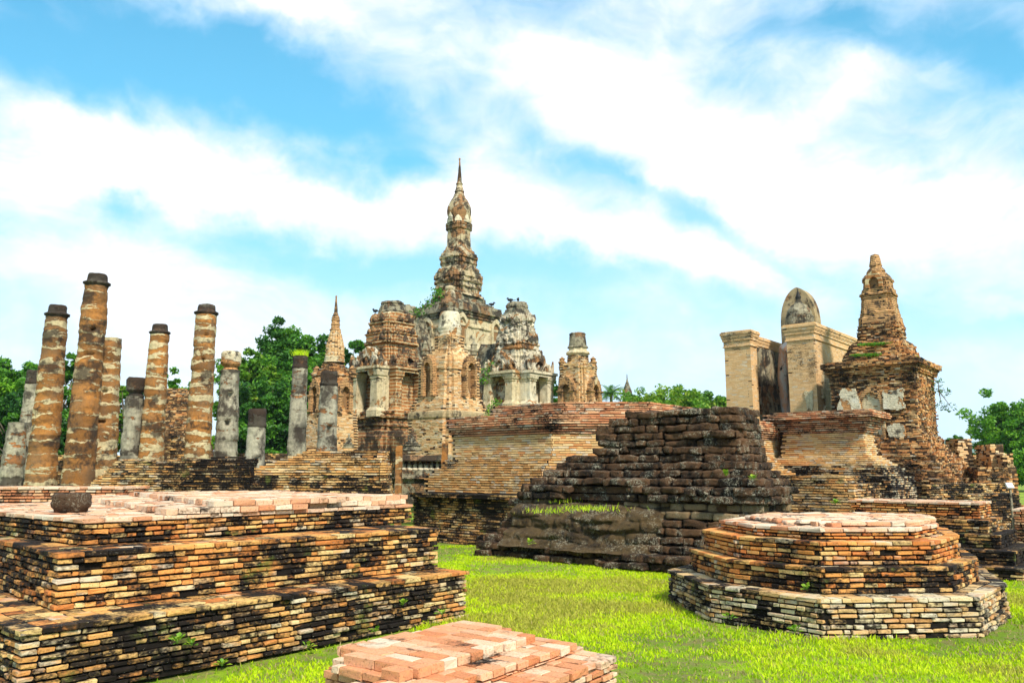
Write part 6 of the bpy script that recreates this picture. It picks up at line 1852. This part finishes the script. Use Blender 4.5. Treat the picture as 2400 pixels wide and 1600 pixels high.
def car(px, Yd, label, mat):
    x_ = at(px, 1100, Yd)[0]; r0 = thing('parked_car', label, 'car', (x_, Yd, 0), 'cars parked beyond the lawn')
    s = [(-2.1, .35), (-2.15, .75), (-2.0, .95), (-1.3, 1.02), (-.7, 1.45), (.7, 1.48), (1.3, 1.0), (2.0, .88), (2.15, .6), (2.1, .35)]
    n_ = len(s); V = [(x_ + a, Yd - .85, b) for a, b in s] + [(x_ + a, Yd + .85, b) for a, b in s]
    mb = MB(); mb.add(V, [list(range(n_))[::-1], list(range(n_, 2 * n_))] + [[i, (i + 1) % n_, n_ + (i + 1) % n_, n_ + i] for i in range(n_)]); mb.build('body', mat, r0)
    mb = MB(); V = [(x_ - 1.15, Yd - .87, 1.03), (x_ + 1.12, Yd - .87, 1.03), (x_ + .66, Yd - .87, 1.4), (x_ - .66, Yd - .87, 1.4)]; mb.add(V, [[0, 1, 2, 3]]); mb.build('window', M_GLASS, r0)
    for dx in (-1.3, 1.35):
        mb = MB(); V = []; 
        for y_ in (Yd - .9, Yd - .65):
            for j in range(14): V.append((x_ + dx + .33 * math.cos(j * .4488), y_, .33 + .33 * math.sin(j * .4488)))
        mb.add(V, [list(range(14))[::-1]] + [[j, (j + 1) % 14, 14 + (j + 1) % 14, 14 + j] for j in range(14)]); mb.build('wheel', M_TYRE, r0)
car(2391, 120, 'white car parked beyond the lawn, partly cut by right edge', M_CAR)
car(2420, 126, 'silver car parked behind the white one at right edge', M_CAR) if False else None

# ================================================================== grass blades on the lawn
def blades(n, xr, yr, hmul, seed):
    x_ = rng.uniform(xr[0], xr[1], n); y_ = yr[0] + (yr[1] - yr[0]) * rng.random(n) ** 1.35
    ok = (np.abs(x_) < y_ * .72)
    P = np.stack([x_, y_], 1)[ok]
    for poly in (P1, offset(OV, .02), Qb):
        P = P[~inside(poly, P)]
    n = len(P); q3 = np.c_[P, np.zeros(n)]
    big = fbm(q3 * .55, 4); sm = fbm(q3 * 3.0 + 9, 3); dens = fbm(q3 * 1.3 + 31, 3)
    keep = rng.random(n) < np.clip(.66 + big * 1.7 + sm * .8, .10, 1)
    P = P[keep]; big = big[keep]; sm = sm[keep]; n = len(P); q3 = np.c_[P, np.zeros(n)]
    zg = fbm(q3 * .35, 3) * .035 - .012
    L = hmul * rng.uniform(.5, 1.25, n) * np.clip(1 + big * 1.0, .45, 1.6)
    edge = np.zeros(n, bool)
    for poly in (P1, OV, ccw([UC - A * 1.4 - B * 1.4, UC - A * 1.4 + B * 7])if False else P1): edge |= inside(offset(poly, .28), P)
    L = L * np.where(edge & (rng.random(n) < .35), 1.7, 1.0)
    a = rng.uniform(0, 6.283, n); ln = rng.normal(0, .5, (n, 2)) * L[:, None]
    wd = .0038 * (1 + P[:, 1] / 9)
    t = np.stack([np.cos(a), np.sin(a)], 1) * wd[:, None]
    b0 = np.c_[P - t, zg]; b1 = np.c_[P + t, zg]; m0 = np.c_[P - t * .7 + ln * .35, zg + L * .62]; m1 = np.c_[P + t * .7 + ln * .35, zg + L * .62]; tp = np.c_[P + ln, zg + L]
    V = np.stack([b0, b1, m1, m0, tp], 1).reshape(-1, 3)
    mb = MB()
    tone = np.clip(.50 + big * 1.1 + sm * .3 + rng.normal(0, .16, n) , 0, .86)
    dry = rng.random(n) < np.clip(.12 - big * .9 - sm * .5, .02, .75)
    tone[dry] = rng.uniform(.88, 1, dry.sum())
    atr = np.repeat(np.stack([tone, rng.random(n), rng.random(n)], 1), 5, 0)
    k = np.arange(n)[:, None] * 5
    mb.add(V, k + np.array([[0, 1, 2, 3]]), atr)
    mb.F.append(k + np.array([[3, 2, 4]]) + mb.n - len(V))
    return mb
mb = blades(540000, (-6, 10.5), (4.4, 19), .036, 1)
o = mb.build('grass', M_GRASS); tag(o, 'bright short grass of the lawn between the plinths', 'grass', kind='stuff')

# ================================================================== air
HAZE = True
if HAZE:
    mb = MB(); x0, x1, y0, y1, z0_, z1_ = -1500, 3200, -80, 3900, -3.2, 260
    mb.add([(x0, y0, z0_), (x1, y0, z0_), (x1, y1, z0_), (x0, y1, z0_), (x0, y0, z1_), (x1, y0, z1_), (x1, y1, z1_), (x0, y1, z1_)], [[0, 3, 2, 1], [4, 5, 6, 7], [0, 1, 5, 4], [2, 3, 7, 6], [1, 2, 6, 5], [3, 0, 4, 7]])
    m = bpy.data.materials.new('haze_air'); m.use_nodes = True; m.node_tree.nodes.clear()
    pv = m.node_tree.nodes.new('ShaderNodeVolumePrincipled'); pv.inputs['Color'].default_value = (.72, .86, 1.0, 1); pv.inputs['Density'].default_value = .00016
    oo = m.node_tree.nodes.new('ShaderNodeOutputMaterial'); m.node_tree.links.new(pv.outputs[0], oo.inputs['Volume'])
    hz = mb.build('haze', m); hz['kind'] = 'stuff'; hz['label'] = 'thin blue air in front of the far hill'; hz['category'] = 'haze'
    sc.cycles.volume_bounces = 0
